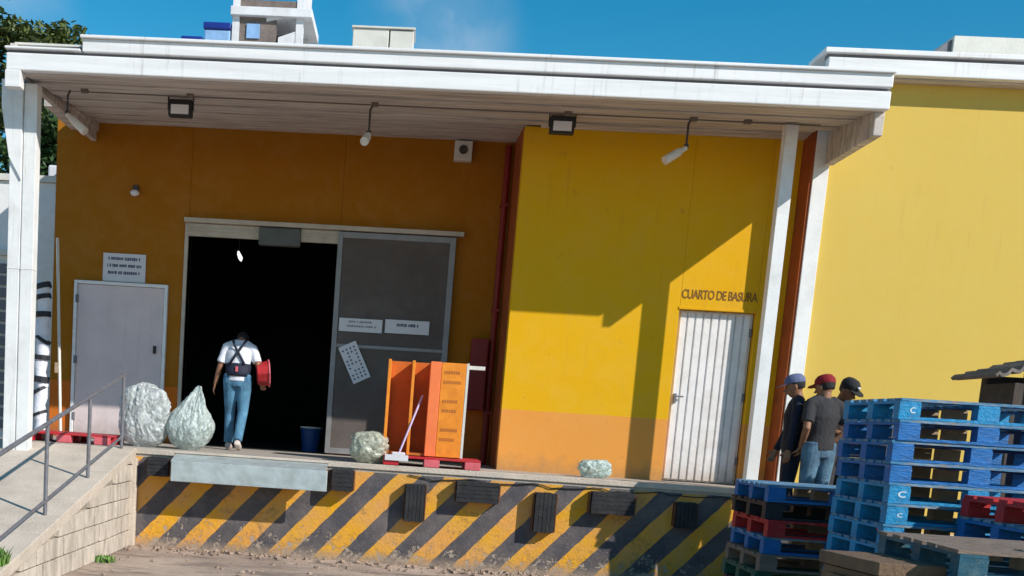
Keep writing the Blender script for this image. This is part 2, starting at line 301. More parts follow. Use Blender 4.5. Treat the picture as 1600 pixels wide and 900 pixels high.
# ------------------------------------------------------------------ builders
def tag(o, label=None, cat=None, group=None, kind=None):
    if label: o['label'] = label
    if cat: o['category'] = cat
    if group: o['group'] = group
    if kind: o['kind'] = kind
    return o
def thing(name, label, cat, loc=(0, 0, 0), group=None, rz=0):
    o = bpy.data.objects.new(name, None); C.objects.link(o); o.location = loc; o.rotation_euler = (0, 0, rz)
    o.empty_display_size = .1
    return tag(o, label, cat, group)
def org(o):
    v = Vector((0, 0, 0))
    while o is not None: v = v+o.location; o = o.parent
    return v
class MB:
    """collects shapes in world coordinates; build() links them as one object"""
    def __init__(s): s.v = []; s.f = []
    def add(s, vs, fs):
        k = len(s.v); s.v += [Vector(x) for x in vs]; s.f += [tuple(i+k for i in f) for f in fs]; return s
    def box(s, x0, x1, y0, y1, z0, z1):
        vs = [(x, y, z) for z in (z0, z1) for y in (y0, y1) for x in (x0, x1)]
        return s.add(vs, [(0, 2, 3, 1), (4, 5, 7, 6), (0, 1, 5, 4), (2, 6, 7, 3), (0, 4, 6, 2), (1, 3, 7, 5)])
    def obox(s, c, size, rot=(0, 0, 0)):
        R = Euler(rot).to_matrix(); c = Vector(c)
        vs = [c+R @ Vector((x*size[0]/2, y*size[1]/2, z*size[2]/2)) for z in (-1, 1) for y in (-1, 1) for x in (-1, 1)]
        return s.add(vs, [(0, 2, 3, 1), (4, 5, 7, 6), (0, 1, 5, 4), (2, 6, 7, 3), (0, 4, 6, 2), (1, 3, 7, 5)])
    def prism(s, pts, axis, a, b):
        """polygon pts in the two other axes, extruded a..b along axis (0, 1 or 2)"""
        n = len(pts)
        def P(p, w):
            q = list(p); q.insert(axis, w); return q
        return s.add([P(p, a) for p in pts]+[P(p, b) for p in pts],
                     [tuple(range(n))[::-1], tuple(range(n, 2*n))]+[(i, (i+1) % n, n+(i+1) % n, n+i) for i in range(n)])
    def loft(s, path, radii, n=10, cap=True, flat=None):
        """tube through path; radii are r or (rx, ry)"""
        path = [Vector(p) for p in path]; rings = []
        ref = Vector((1, 0, 0)) if flat is None else Vector(flat)
        for i, p in enumerate(path):
            d = (path[min(i+1, len(path)-1)]-path[max(i-1, 0)]).normalized()
            a = ref-d*ref.dot(d)
            if a.length < .15: a = Vector((0, 1, 0))-d*d.y
            a.normalize(); bq = d.cross(a)
            r = radii[i] if isinstance(radii, list) else radii
            rx, ry = (r, r) if not isinstance(r, tuple) else r
            rings.append([p+a*rx*math.cos(2*math.pi*k/n)+bq*ry*math.sin(2*math.pi*k/n) for k in range(n)])
        vs = [q for r in rings for q in r]; fs = []
        for i in range(len(rings)-1):
            for k in range(n): fs.append((i*n+k, i*n+(k+1) % n, (i+1)*n+(k+1) % n, (i+1)*n+k))
        if cap: fs += [tuple(range(n))[::-1], tuple((len(rings)-1)*n+k for k in range(n))]
        return s.add(vs, fs)
    def tube(s, a, b, r, n=10): return s.loft([a, b], r, n)
    def ball(s, c, r, seg=12, rin=8):
        c = Vector(c); r = (r, r, r) if isinstance(r, (int, float)) else r; vs = [c+Vector((0, 0, r[2]))]
        for i in range(1, rin):
            th = math.pi*i/rin
            for k in range(seg):
                ph = 2*math.pi*k/seg
                vs.append(c+Vector((r[0]*math.sin(th)*math.cos(ph), r[1]*math.sin(th)*math.sin(ph), r[2]*math.cos(th))))
        vs.append(c-Vector((0, 0, r[2]))); fs = [(0, 1+k, 1+(k+1) % seg) for k in range(seg)]
        for i in range(rin-2):
            for k in range(seg): fs.append((1+i*seg+k, 1+(i+1)*seg+k, 1+(i+1)*seg+(k+1) % seg, 1+i*seg+(k+1) % seg))
        e = len(vs)-1; fs += [(e, 1+(rin-2)*seg+(k+1) % seg, 1+(rin-2)*seg+k) for k in range(seg)]
        return s.add(vs, fs)
    def build(s, name, mt, parent=None, bevel=0, smooth=False, label=None, at=None):
        o0 = org(parent) if parent else Vector(at or (0, 0, 0))
        me = bpy.data.meshes.new(name); me.from_pydata([v-o0 for v in s.v], [], s.f); me.validate(); 
        bm = bmesh.new(); bm.from_mesh(me); bmesh.ops.recalc_face_normals(bm, faces=bm.faces); bm.to_mesh(me); bm.free()
        me.materials.append(mt)
        o = bpy.data.objects.new(name, me); C.objects.link(o)
        if parent: o.parent = parent
        else: o.location = o0
        if smooth: me.shade_smooth()
        if bevel:
            bv = o.modifiers.new('bevel', 'BEVEL'); bv.width = bevel; bv.segments = 2; bv.limit_method = 'ANGLE'
        if label: o['label'] = label
        return o
def B(*a): return MB().box(*a)
def structure(o): o['kind'] = 'structure'; return o
def copy_tree(o, parent=None):
    c = o.copy(); C.objects.link(c)
    if parent: c.parent = parent
    for ch in [x for x in o.children]: copy_tree(ch, c)
    return c
def jit(a): return random.uniform(-a, a)

# ------------------------------------------------------------------ ground
def ground():
    g = MB(); xs = [-400, -60, -20]+[-10+i*.5 for i in range(61)]+[40, 100, 400]; ys = [-300, -60, -30]+[-16+i*.5 for i in range(32)]+[10, 60, 400, 1200]
    for y in ys:
        for x in xs:
            z = 0 if (y > -1.6 or y < -16 or x < -10 or x > 20) else noise.noise(Vector((x*.5, y*.5, 0)))*.025
            g.v.append(Vector((x, y, z)))
    n = len(xs)
    for j in range(len(ys)-1):
        for i in range(n-1): g.f.append((j*n+i, j*n+i+1, (j+1)*n+i+1, (j+1)*n+i))
    structure(g.build('ground', M['ground'], smooth=True))
    r = MB()
    for _ in range(420):
        x = random.uniform(-.2, 7); y = -1.46-abs(random.gauss(0, .22)); q = random.uniform(.008, .035)
        if random.random() < .25: y = random.uniform(-4.5, -1.5)
        r.obox((x, y, q*.35), (q*2, q*1.6, q), (jit(.5), jit(.5), jit(3)))
    tag(r.build('rubble', M['rock']), 'loose stones and crumbled render scattered along the foot of the striped dock wall', 'rubble', kind='stuff')
ground()

# ------------------------------------------------------------------ warehouse
DZ = 1.2; RY = .98; BY = -.458; EY = -1.412; FY = -2.358
wh = thing('warehouse', 'yellow and orange warehouse with white canopy fascia behind the loading dock', 'building', (0, 0, 0))
DX0, DX1, DTOP = -.20, 1.92, 4.20
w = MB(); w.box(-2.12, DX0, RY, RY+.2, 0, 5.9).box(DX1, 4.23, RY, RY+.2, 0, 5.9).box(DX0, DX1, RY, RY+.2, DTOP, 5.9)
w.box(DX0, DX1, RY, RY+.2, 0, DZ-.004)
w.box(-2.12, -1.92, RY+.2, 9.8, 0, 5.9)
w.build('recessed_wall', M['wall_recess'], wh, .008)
# projecting block with the waste-room door opening
OX0, OX1, OZ1 = 6.30, 7.24, 3.335
w = MB(); w.box(4.215, OX0, BY, BY+.2, 0, 5.42).box(OX1, 7.62, BY, BY+.2, 0, 5.42).box(OX0, OX1, BY, BY+.2, OZ1, 5.42)
w.box(OX0, OX1, BY, BY+.2, 0, DZ-.004)
w.build('projecting_wall', M['wall'], wh, .006)
MB().box(4.212, 4.40, BY+.204, RY-.003, DZ+.002, 5.52).build('side_wall', M['wall_side'], wh)
pp = MB().loft([(4.13, RY-.09, DZ+.01), (4.13, RY-.09, 5.5)], .045, 12)
for z in (1.9, 3.3, 4.7): pp.box(4.075, 4.185, RY-.14, RY-.003, z, z+.04)
pp.build('drain_pipe', M['redpipe'], wh, smooth=False, label='dark red vertical pipe in the wall corner')
# interior shell
w = MB(); w.box(-1.9, 7.4, 8.0, 8.2, 0, 5.5).box(-1.9, -1.7, RY+.21, 8, 0, 5.5).box(7.4, 7.6, RY+.21, 8, 0, 5.5)
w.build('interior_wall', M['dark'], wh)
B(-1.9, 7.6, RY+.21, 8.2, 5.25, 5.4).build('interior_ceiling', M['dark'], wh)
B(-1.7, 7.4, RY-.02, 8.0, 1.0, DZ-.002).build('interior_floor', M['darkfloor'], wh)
# roof slab, canopy fascia bands, gutter line
B(-.78, 7.48, FY+.223, 10, 5.60, 5.632).build('roof', M['offwhite'], wh)
B(7.482, 7.79, FY+.223, -1.1, 5.60, 5.632).build('roof', M['offwhite'], wh)
B(-1.63, 7.80, FY, FY+.10, 5.27, 5.452).build('fascia', M['white'], wh, .012)
B(-1.63, 7.80, FY+.05, FY+.16, 5.452, 5.487).build('gutter', M['groove'], wh)
B(-.78, 7.80, FY-.015, FY+.10, 5.487, 5.622).build('parapet', M['white'], wh, .01)
B(-.80, 7.81, FY-.05, FY+.22, 5.622, 5.655).build('coping', M['white'], wh, .008)
B(-1.64, -.80, FY-.03, FY+.22, 5.487, 5.512).build('coping', M['white'], wh, .008)
B(-1.63, -1.56, FY+.10, RY, 5.31, 5.58).build('side_fascia', M['soffit'], wh, .01)
MB().prism([(FY+.103, 5.60), (FY+.103, 5.03), (-.87, 5.03), (-.87, 5.60)], 0, 7.70, 7.80).build('side_fascia', M['soffit'], wh, .01)
B(-1.60, -.781, FY+.17, 10, 5.588, 5.61).build('roof', M['offwhite'], wh)
# soffit boards, run along the front
def sof(y): return 5.43+.09*(y-BY)
nb = 13; y = FY+.10
bd = (RY+.02-y)/nb
for i in range(nb):
    y0 = y+i*bd+.006; y1 = y+(i+1)*bd-.006; dz = (.012 if i % 2 else 0)+jit(.003)
    x1 = (7.69 if y1 < -.9 else 7.55) if y1 < BY else 4.40
    if y0 < BY < y1: x1 = 4.40
    o = MB().add([(-1.52, y0, sof(y0)+dz), (x1, y0, sof(y0)+dz), (x1, y1, sof(y1)+dz), (-1.52, y1, sof(y1)+dz),
              (-1.52, y0, sof(y0)+dz+.03), (x1, y0, sof(y0)+dz+.03), (x1, y1, sof(y1)+dz+.03), (-1.52, y1, sof(y1)+dz+.03)],
             [(0, 3, 2, 1), (4, 5, 6, 7), (0, 1, 5, 4), (2, 3, 7, 6), (1, 2, 6, 5), (0, 4, 7, 3)]).build('soffit_board', M['soffit'], wh)
B(4.4, 7.58, BY-.15, BY-.005, 5.405, 5.425).build('soffit_trim', M['soffit'], wh)
B(-1.92, -1.53, -.2, RY, 5.45, 5.58).build('eave', M['soffit'], wh)
# left post with tapered bracket
p = MB().box(-1.745, -1.60, -1.86, -1.70, 1.0, 5.27).box(-1.585, -1.44, -1.86, -1.70, 1.0, 5.27).box(-1.60, -1.585, -1.84, -1.71, 1.0, 5.25)
p.box(-1.75, -1.435, -1.865, -1.695, 3.2, 3.21)
p.build('canopy_post', M['postwhite'], wh, .006, label='white twin-channel canopy post at the left end')
MB().prism([(-1.85, 5.30), (-1.60, 5.30), (-1.60, 4.2), (-1.748, 4.45), (-1.845, 5.0)], 1, -1.885, -1.862).build('bracket', M['postwhite'], wh, .004)
B(-1.635, -1.46, FY-.012, FY+.12, 5.09, 5.268).build('end_cap', M['white'], wh, .006)
# right canopy column
c = MB().box(7.06, 7.20, -1.40, -1.26, DZ+.002, 5.35).box(7.03, 7.23, -1.405, -1.23, DZ+.002, DZ+.03)
c.build('column', M['postwhite'], wh, .006, label='slim white canopy column beside the ribbed door')
# conduit under the soffit
cd = MB().loft([(-1.04, -1.5, 5.30), (7.4, -1.5, 5.31)], .008, 6)
for x in (-1.0, .25, 2.4, 4.6, 6.0, 6.6): cd.box(x-.04, x+.04, -1.53, -1.47, 5.29, 5.33)
cd.build('conduit', mat('grey_conduit_paint', (.16, .13, .11), .7), wh)
# main doorway: jamb, head track, box
B(DX0-.05, DX0, RY-.03, RY+.2, DZ, 4.30).build('door_jamb', M['beige'], wh, .004)
B(DX0-.05, 3.62, RY-.14, RY-.003, 4.275, 4.335).build('door_track', M['beige'], wh, .005, label='beige sliding-door track over the doorway')
t_ = MB().box(DX0, .80, RY-.06, RY-.003, 4.10, 4.27).box(1.38, 1.92, RY-.06, RY-.003, 4.10, 4.27).box(DX0, 1.92, RY-.08, RY-.061, 4.17, 4.20)
t_.build('door_head', M['beige'], wh, .004)
mo = B(.80, 1.38, RY-.13, RY-.003, 4.02, 4.262).build('motor_box', M['motor'], wh, .02)
# sliding screen door
sd = MB()
y0, y1 = RY-.10, RY-.05
for (a, b_, c_, d) in ((1.90, 1.97, 1.22, 4.26), (3.44, 3.52, 1.22, 4.26), (1.97, 3.44, 1.22, 1.30), (1.97, 3.44, 4.18, 4.26), (1.97, 3.44, 2.70, 2.745)):
    sd.box(a, b_, y0, y1, c_, d)
slide = sd.build('sliding_door', M['screenframe'], wh, .004, label='dark grey sliding door pushed open to the right')
B(1.971, 3.439, y0+.015, y1-.015, 2.746, 4.179).build('door_panel', M['screen'], slide)
B(1.971, 3.439, y0+.015, y1-.015, 1.301, 2.699).build('door_panel', M['screen'], slide)
# grey metal door on the left
gd = B(-1.74, -.50, RY-.05, RY-.003, DZ+.01, 3.36).build('door', M['greydoor'], wh, .008, label='closed plain grey metal door')
g = MB().box(-1.79, -1.745, RY-.07, RY-.003, DZ, 3.41).box(-.495, -.45, RY-.07, RY-.003, DZ, 3.41).box(-1.745, -.495, RY-.07, RY-.003, 3.365, 3.41)
g.build('door_frame', M['white'], gd, .004)
B(-.62, -.58, RY-.09, RY-.052, 2.45, 2.56).build('handle', M['black'], gd, .006)
for z in (1.45, 2.25, 3.1): B(-1.765, -1.72, RY-.074, RY-.052, z, z+.11).build('hinge', M['groove'], gd, .004)
# ribbed white waste-room door, planks one by one
rd = B(OX0+.01, OX1-.01, BY+.10, BY+.13, DZ+.01, OZ1-.005).build('door', M['doorwhite'], wh, label='white ribbed metal door of the waste room')
npk = 9; pw = (OX1-OX0-.06)/npk
for i in range(npk):
    x0 = OX0+.03+i*pw
    MB().prism([(x0+.004, BY+.099), (x0+.014, BY+.075), (x0+pw-.014, BY+.075), (x0+pw-.004, BY+.099)], 2, DZ+.03, OZ1-.03).build('plank', M['doorwhite'], rd)
h = MB().box(OX0+.055, OX0+.085, BY+.03, BY+.074, 2.18, 2.30).box(OX0+.05, OX0+.17, BY+.025, BY+.04, 2.255, 2.275)
h.build('handle', M['groove'], rd, .003)
for z in (1.45, 2.25, 3.05): B(OX1-.045, OX1-.012, BY+.06, BY+.098, z, z+.10).build('hinge', M['groove'], rd, .004)
h = MB().box(OX1-.001, OX1+.055, BY-.02, BY-.003, DZ+.01, OZ1+.05).box(OX0-.01, OX1-.002, BY-.012, BY-.003, OZ1, OZ1+.03)
h.build('door_frame', M['wall'], rd, .003)
# stencilled room name above it
fc = bpy.data.curves.new('wall_lettering', 'FONT'); fc.body = 'CUARTO DE BASURA'; fc.size = .155; fc.extrude = .0015; fc.space_character = .92
fo = bpy.data.objects.new('wall_lettering', fc); C.objects.link(fo); fo.parent = wh; fo.data.materials.append(M['letters'])
fo.location = (6.31, BY-.0035, 3.47); fo.rotation_euler = (math.pi/2, 0, 0); fo.scale = (.66, 1, 1); fc.offset = .0025
dg = bpy.context.evaluated_depsgraph_get(); lm = bpy.data.meshes.new_from_object(fo.evaluated_get(dg)); lo = bpy.data.objects.new('wall_lettering', lm); C.objects.link(lo)
lo.parent = wh; lo.location = fo.location; lo.rotation_euler = fo.rotation_euler; lo.scale = fo.scale; lo['kind'] = 'stuff'; bpy.data.objects.remove(fo)
# right-hand building
rb = thing('pale_yellow_building', 'pale yellow building wall on the right with white fascia and white corner strip', 'building', (7.62, -.8, 0))
B(7.76, 16, -.80, -.6, 0, 6.02).build('wall', M['wall_pale'], rb)
B(7.59, 7.765, -.86, -.6, 0, 6.01).build('corner_strip', M['postwhite'], rb, .006)
B(7.56, 7.592, -.84, BY-.003, 0, 5.9).build('side_wall', M['wall_side'], rb)  # face turned from the sun; its shade is put into the red-brown
B(7.55, 16, -1.05, -.95, 6.02, 6.19).build('fascia', M['white'], rb, .01)
B(7.55, 16, -.948, -.803, 6.0, 6.03).build('soffit', M['soffit'], rb)
B(7.55, 16, -1.0, -.9, 6.192, 6.232).build('gutter', M['groove'], rb)
B(7.50, 16, -1.07, -.5, 6.234, 6.29).build('coping', M['white'], rb, .008)
B(7.62, 16, -.595, 8, 5.9, 6.0).build('roof', M['offwhite'], rb)

# small fixtures on the walls (each its own thing)
def floodlight(x, y, z, label):
    t = thing('floodlight', label, 'floodlight', (x, y, z), 'black floodlights under the canopy')
    f = MB().box(x-.14, x+.14, y-.05, y+.06, z-.20, z-.005)
    f.build('housing', M['black'], t, .012)
    MB().box(x-.105, x+.105, y-.062, y-.051, z-.175, z-.07).build('lens', M['lampglass'], t)
    MB().box(x-.155, x-.143, y-.02, y+.02, z-.12, z+.03).box(x+.143, x+.155, y-.02, y+.02, z-.12, z+.03).box(x-.155, x+.155, y-.02, y+.02, z+.031, z+.045).build('yoke', M['black'], t)
floodlight(.09, -1.25, 5.33, 'black floodlight under the canopy above the main doorway')
floodlight(4.57, -1.25, 5.345, 'black floodlight under the canopy at the corner of the projecting wall')
def docklight(x, y, ztop, zb, tip, label):
    t = thing('dock_lamp', label, 'lamp', (x, y, ztop), 'swing-arm lamps hanging below the canopy')
    MB().loft([(x+.03, y, ztop), (x, y, ztop-.06), (x, y, zb+.03)], .013, 6).build('arm', M['cord'], t)
    MB().ball((x, y, zb+.02), .03, 8, 6).build('joint', M['cord'], t)
    a = Vector((x, y, zb)); b_ = a+Vector(tip)
    MB().loft([a, a.lerp(b_, .25), a.lerp(b_, .3), b_], [.028, .03, .045, .05], 12).build('lamp_head', M['lampbeige'], t, smooth=False)
docklight(2.35, -1.5, 5.31, 4.98, (-.03, -.25, -.14), 'short beige lamp on a rod above the sliding door, pointing forward')
docklight(5.95, -1.5, 5.32, 5.0, (-.24, -.08, -.17), 'beige bar lamp on a rod near the right end of the canopy, tilted down left')
docklight(-1.20, -1.5, 5.31, 5.04, (.24, -.06, -.20), 'beige bar lamp on a rod beside the left canopy post, tilted down right')
sp = thing('wall_speaker', 'small cream box with a dark round speaker above the sliding door', 'speaker', (3.52, RY, 5.28))
B(3.40, 3.64, RY-.13, RY-.003, 5.27, 5.53).build('case', M['offwhite'], sp, .01)
MB().loft([(3.52, RY-.145, 5.41), (3.52, RY-.131, 5.41)], .06, 16).build('cone', M['cord'], sp)
wl = thing('bulkhead_lamp', 'small white round lamp on the upper recessed wall left of the doorway', 'lamp', (-.97, RY, 4.65))
MB().box(-1.01, -.93, RY-.05, RY-.003, 4.66, 4.74).build('base', M['cord'], wl, .004)
MB().ball((-.97, RY-.08, 4.63), (.065, .06, .045), 10, 8).build('globe', M['lampglass'], wl, smooth=True)
ib = thing('indoor_bulb', 'small lit bulb hanging inside the dark doorway', 'lamp', (.42, 1.6, 4.2))
MB().tube((.42, 1.6, 5.24), (.42, 1.6, 4.02), .006, 6).build('cord', M['cord'], ib)
MB().loft([(.41, 1.6, 4.02), (.42, 1.6, 3.98), (.45, 1.6, 3.92), (.46, 1.6, 3.88)], [.012, .025, .032, .01], 8).build('bulb', M['emit'], ib)
def sign(x0, x1, z0, z1, lines, label, y=RY-.012, mt='ink', name='notice_sign', rot=0, cells=None):
    cx, cz = (x0+x1)/2, (z0+z1)/2
    t = thing(name, label, 'sign', (cx, y, cz))
    B(x0, x1, y-.004, y, z0, z1).build('plate', M['paper'], t)
    k = MB(); n = len(lines); hh = (z1-z0)/(n+1.0)
    for i, (a, b_) in enumerate(lines):
        z = z1-hh*(i+.75); x = x0+(x1-x0)*a
        while x < x0+(x1-x0)*b_:
            ww = random.uniform(.012, .03)
            k.box(x, x+ww, y-.0056, y-.0046, z-hh*.25*random.uniform(.7, 1), z+hh*.25*random.uniform(.7, 1)); x += ww+random.choice((.004, .004, .006, .02))
    tag(k.build('print', M[mt], t), kind='stuff')
    t.rotation_euler = (0, rot, 0)
    return t
sign(-1.40, -.79, 3.425, 3.81, [(.12, .85), (.1, .88), (.12, .84)], 'white notice with three lines of print above the grey metal door')
sign(1.99, 2.59, 2.92, 3.10, [(.22, .75), (.18, .85)], 'white strip sign with two grey lines, left of the pair on the sliding door', y=RY-.105, mt='inkgrey')
sign(2.63, 3.24, 2.93, 3.115, [(.26, .72)], 'white strip sign with one blue word, right of the pair on the sliding door', y=RY-.105)
pc = thing('notice_card', 'tilted white card with rows of small dark dots on the sliding door', 'sign', (2.24, RY-.105, 2.50))
B(2.24-.13, 2.24+.13, RY-.109, RY-.105, 2.50-.27, 2.50+.27).build('card', M['paper'], pc)
k = MB()
for i in range(9):
    for j in range(4):
        if random.random() < .85: k.box(2.14+j*.055, 2.165+j*.055, RY-.1105, RY-.1095, 2.275+i*.052, 2.30+i*.052)
tag(k.build('print', M['ink'], pc), kind='stuff'); pc.rotation_euler = (0, math.radians(-27), 0)
hc = thing('hose_cabinet', 'dark red fire hose cabinet on the wall between the sliding door and the corner', 'cabinet', (4.0, RY, 2.0))
B(3.84, 4.07, RY-.2, RY-.003, 1.95, 2.92).build('case', M['hose'], hc, .01)
B(3.86, 4.05, RY-.208, RY-.201, 1.99, 2.88).build('door', M['redpipe'], hc, .003)

# ------------------------------------------------------------------ loading dock
dk = thing('loading_dock', 'concrete loading dock with black and yellow hazard stripes on its face', 'dock', (0, 0, 0))
B(-2.1, -.25, EY, RY-.003, 1.0, DZ-.001).build('dock_slab', M['concrete'], dk, .006)
B(-.247, 7.30, EY+.01, RY-.003, 1.1, DZ-.003).build('dock_slab', M['concrete'], dk)
MB().box(-.25, .24, EY-.012, EY+.009, 1.135, DZ).box(2.12, 7.30, EY-.012, EY+.009, 1.135, DZ).box(.24, 2.12, EY-.012, EY+.009, 1.17, DZ).build('edge_strip', M['pale_concrete'], dk, .005)
B(-.25, 7.30, EY, EY+.3, 0, 1.099).build('dock_face', M['stripes'], dk, .004)
# leveller plate: sloping deck and hanging lip
lv = MB().add([(.26, EY-.02, 1.165), (2.12, EY-.02, 1.165), (2.13, -1.80, 1.10), (.28, -1.80, 1.10),
               (.26, EY-.02, 1.14), (2.12, EY-.02, 1.14), (2.13, -1.80, 1.075), (.28, -1.80, 1.075)],
              [(0, 1, 2, 3), (7, 6, 5, 4), (0, 4, 5, 1), (2, 6, 7, 3), (1, 5, 6, 2), (0, 3, 7, 4)]).build('leveller_plate', M['steel'], dk)
lp = B(.29, 2.15, -1.83, -1.80, .855, 1.10).build('lip', M['steel'], lv, .006)
tr = MB()
for i in range(46):
    for j in range(6):
        x = .31+i*.0395+(j % 2)*.02; z = .88+j*.036
        if x < 2.12: tr.obox((x, -1.8315, z), (.022, .003, .006), (0, .8 if (i+j) % 2 else -.8, 0))
tr.build('tread_pattern', M['steel'], lv)
B(.45, 1.95, EY-.3, EY-.002, 1.02, 1.09).build('support', M['rust'], lv)
def bumper(x0, x1, z0, z1, dep, nm='rubber_bumper', horiz=True):
    b_ = MB(); n = max(5, int((x1-x0 if not horiz else z1-z0)/.05))
    for i in range(n):
        if horiz: b_.box(x0+jit(.003), x1+jit(.003), EY-dep+jit(.003), EY-.004, z0+(z1-z0)*i/n+.001, z0+(z1-z0)*(i+1)/n-.001)
        else: b_.box(x0+(x1-x0)*i/n+.001, x0+(x1-x0)*(i+1)/n-.002, EY-dep+jit(.003), EY-.004, z0+jit(.004), z1+jit(.004))
    o = b_.build(nm, M['rubber'], dk, .003)
    B(x0-.02, x0-.007, EY-dep*.8, EY-.003, z0+.01, z1-.01).build('bracket', M['rust'], o); B(x1+.007, x1+.02, EY-dep*.8, EY-.003, z0+.01, z1-.01).build('bracket', M['rust'], o)
bumper(-.05, .21, .885, 1.115, .20); bumper(2.19, 2.44, .86, 1.12, .20)
for a in ((3.08, 3.31, .55, 1.00, .15, False), (3.68, 4.18, .83, 1.075, .17, True), (4.62, 4.86, .53, 1.00, .15, False),
          (5.27, 5.77, .80, 1.06, .17, True), (6.27, 6.50, .70, 1.0, .15, False)):
    bumper(*a[:5], horiz=a[5])

cab = MB().loft([(3.1+i*.1, EY-.016, 1.10-.035*abs(math.sin(i*.42))-(.02 if i % 7 == 3 else 0)) for i in range(40)], .007, 6)
tag(cab.build('slack_cable', M['black'], smooth=True), 'thin black cable sagging along the top of the striped dock face', 'cable')
# ------------------------------------------------------------------ ramp and railing
rp_ = thing('access_ramp', 'pale concrete access ramp with limestone block side wall at left', 'ramp', (-.3, EY, 0))
SL = .205
def rz(y): return DZ-.01+SL*(y-EY) if y < EY else DZ-.01
# deck slabs
ys = [EY-.003-i*1.15 for i in range(8)]
for a, b_ in zip(ys[:-1], ys[1:]):
    b2 = b_+.012
    MB().add([(-2.3, a, rz(a)), (-.56, a, rz(a)), (-.56, b2, rz(b2)), (-2.3, b2, rz(b2)),
              (-2.3, a, rz(a)-.12), (-.56, a, rz(a)-.12), (-.56, b2, rz(b2)-.12), (-2.3, b2, rz(b2)-.12)],
             [(0, 1, 2, 3), (7, 6, 5, 4), (0, 4, 5, 1), (2, 6, 7, 3), (1, 5, 6, 2), (0, 3, 7, 4)]).build('slab', M['pale_concrete'], rp_, .006)
    MB().add([(-.548, a, rz(a)+.015), (-.235, a, rz(a)+.015), (-.235, b2, rz(b2)+.015), (-.548, b2, rz(b2)+.015),
              (-.548, a, rz(a)-.10), (-.235, a, rz(a)-.10), (-.235, b2, rz(b2)-.10), (-.548, b2, rz(b2)-.10)],
             [(0, 1, 2, 3), (7, 6, 5, 4), (0, 4, 5, 1), (2, 6, 7, 3), (1, 5, 6, 2), (0, 3, 7, 4)]).build('coping', M['pale_concrete'], rp_, .008)
yb = ys[-1]
MB().prism([(EY-.003, 0), (EY-.003, rz(EY)-.13), (EY-(rz(EY)-.13)/SL, 0)], 0, -2.3, -.30).build('fill', M['mortar'], rp_)
for r in range(6):
    z0 = r*.2; yy = EY-.01-(.2 if r % 2 else 0)
    if r % 2: pass
    yk = EY-.01
    first = True
    while yk > -7.4:
        ln = (.2 if (first and r % 2) else .42)+jit(.03); first = False
        ya, yc = yk, yk-ln+.028
        za = z0+.006; top = min(z0+.196, rz(yc)-.112); topa = min(z0+.196, rz(ya)-.112)
        if top-za > .03 and topa-za > .03:
            q = .02*random.random()
            MB().add([(-.30, ya, za), (-.258+q, ya, za), (-.258+q, yc, za), (-.30, yc, za),
                      (-.30, ya, topa), (-.262+q, ya, topa), (-.262+q, yc, top), (-.30, yc, top)],
                     [(0, 3, 2, 1), (4, 5, 6, 7), (0, 1, 5, 4), (2, 3, 7, 6), (1, 2, 6, 5), (0, 4, 7, 3)]).build('stone_block', M['block'], rp_, .006)
        yk -= ln
# quoin where ramp meets dock face
B(-.40, -.20, EY-.10, EY-.004, 0, 1.08).build('quoin', M['pale_concrete'], rp_, .012)
hr = thing('handrail', 'dark grey pipe handrail running down the outer edge of the ramp', 'railing', (-.4, EY, DZ))
HX = -.40
def hz(y): return rz(y)+.015
P1, P2, P3, P4 = -1.50, -2.90, -4.32, -5.75
for y_ in (P1, P2, P3, P4):
    MB().tube((HX, y_, hz(y_)-.0), (HX, y_, hz(y_)+.875), .021, 10).build('post', M['rail'], hr, smooth=False)
MB().loft([(HX, P1+.03, hz(P1)+.885), (HX, P4-.4, hz(P4-.4)+.885)], .023, 10).build('top_rail', M['rail'], hr)
MB().loft([(HX, P1, hz(P1)+.14), (HX, P4-.4, hz(P4-.4)+.14)], .016, 8).build('bottom_rail', M['rail'], hr)
# weeds on the ramp edge
def blades(cx, cy, cz, n, rad, hgt):
    g = MB()
    for _ in range(n):
        a = random.uniform(0, 6.28); r = rad*math.sqrt(random.random()); x, y_ = cx+r*math.cos(a), cy+r*math.sin(a)
        hh = hgt*random.uniform(.4, 1); a2 = random.uniform(0, 6.28); lx, ly = math.cos(a2)*hh*.4, math.sin(a2)*hh*.4
        wv = Vector((-math.sin(a2), math.cos(a2), 0))*.010*random.uniform(.6, 1.6)
        p0 = Vector((x, y_, cz)); p1 = p0+Vector((lx*.4, ly*.4, hh*.7)); p2 = p0+Vector((lx, ly, hh))
        g.add([p0-wv*.5, p0+wv*.5, p1+wv, p1-wv, p2], [(0, 1, 2, 3), (3, 2, 4)])
    return g
blades(-.42, -5.75, hz(-5.75)-.05, 500, .17, .2).build('foliage', M['weed'], tag(thing('weed', 'green weeds growing on the ramp edge at bottom left', 'plant', (-.42, -5.75, .3)), kind=None), smooth=False)
tag(blades(-.16, -3.0, 0, 160, .12, .08).build('ground_weeds', M['weed']), 'thin weeds sprouting at the foot of the block wall', 'weeds', kind='stuff')

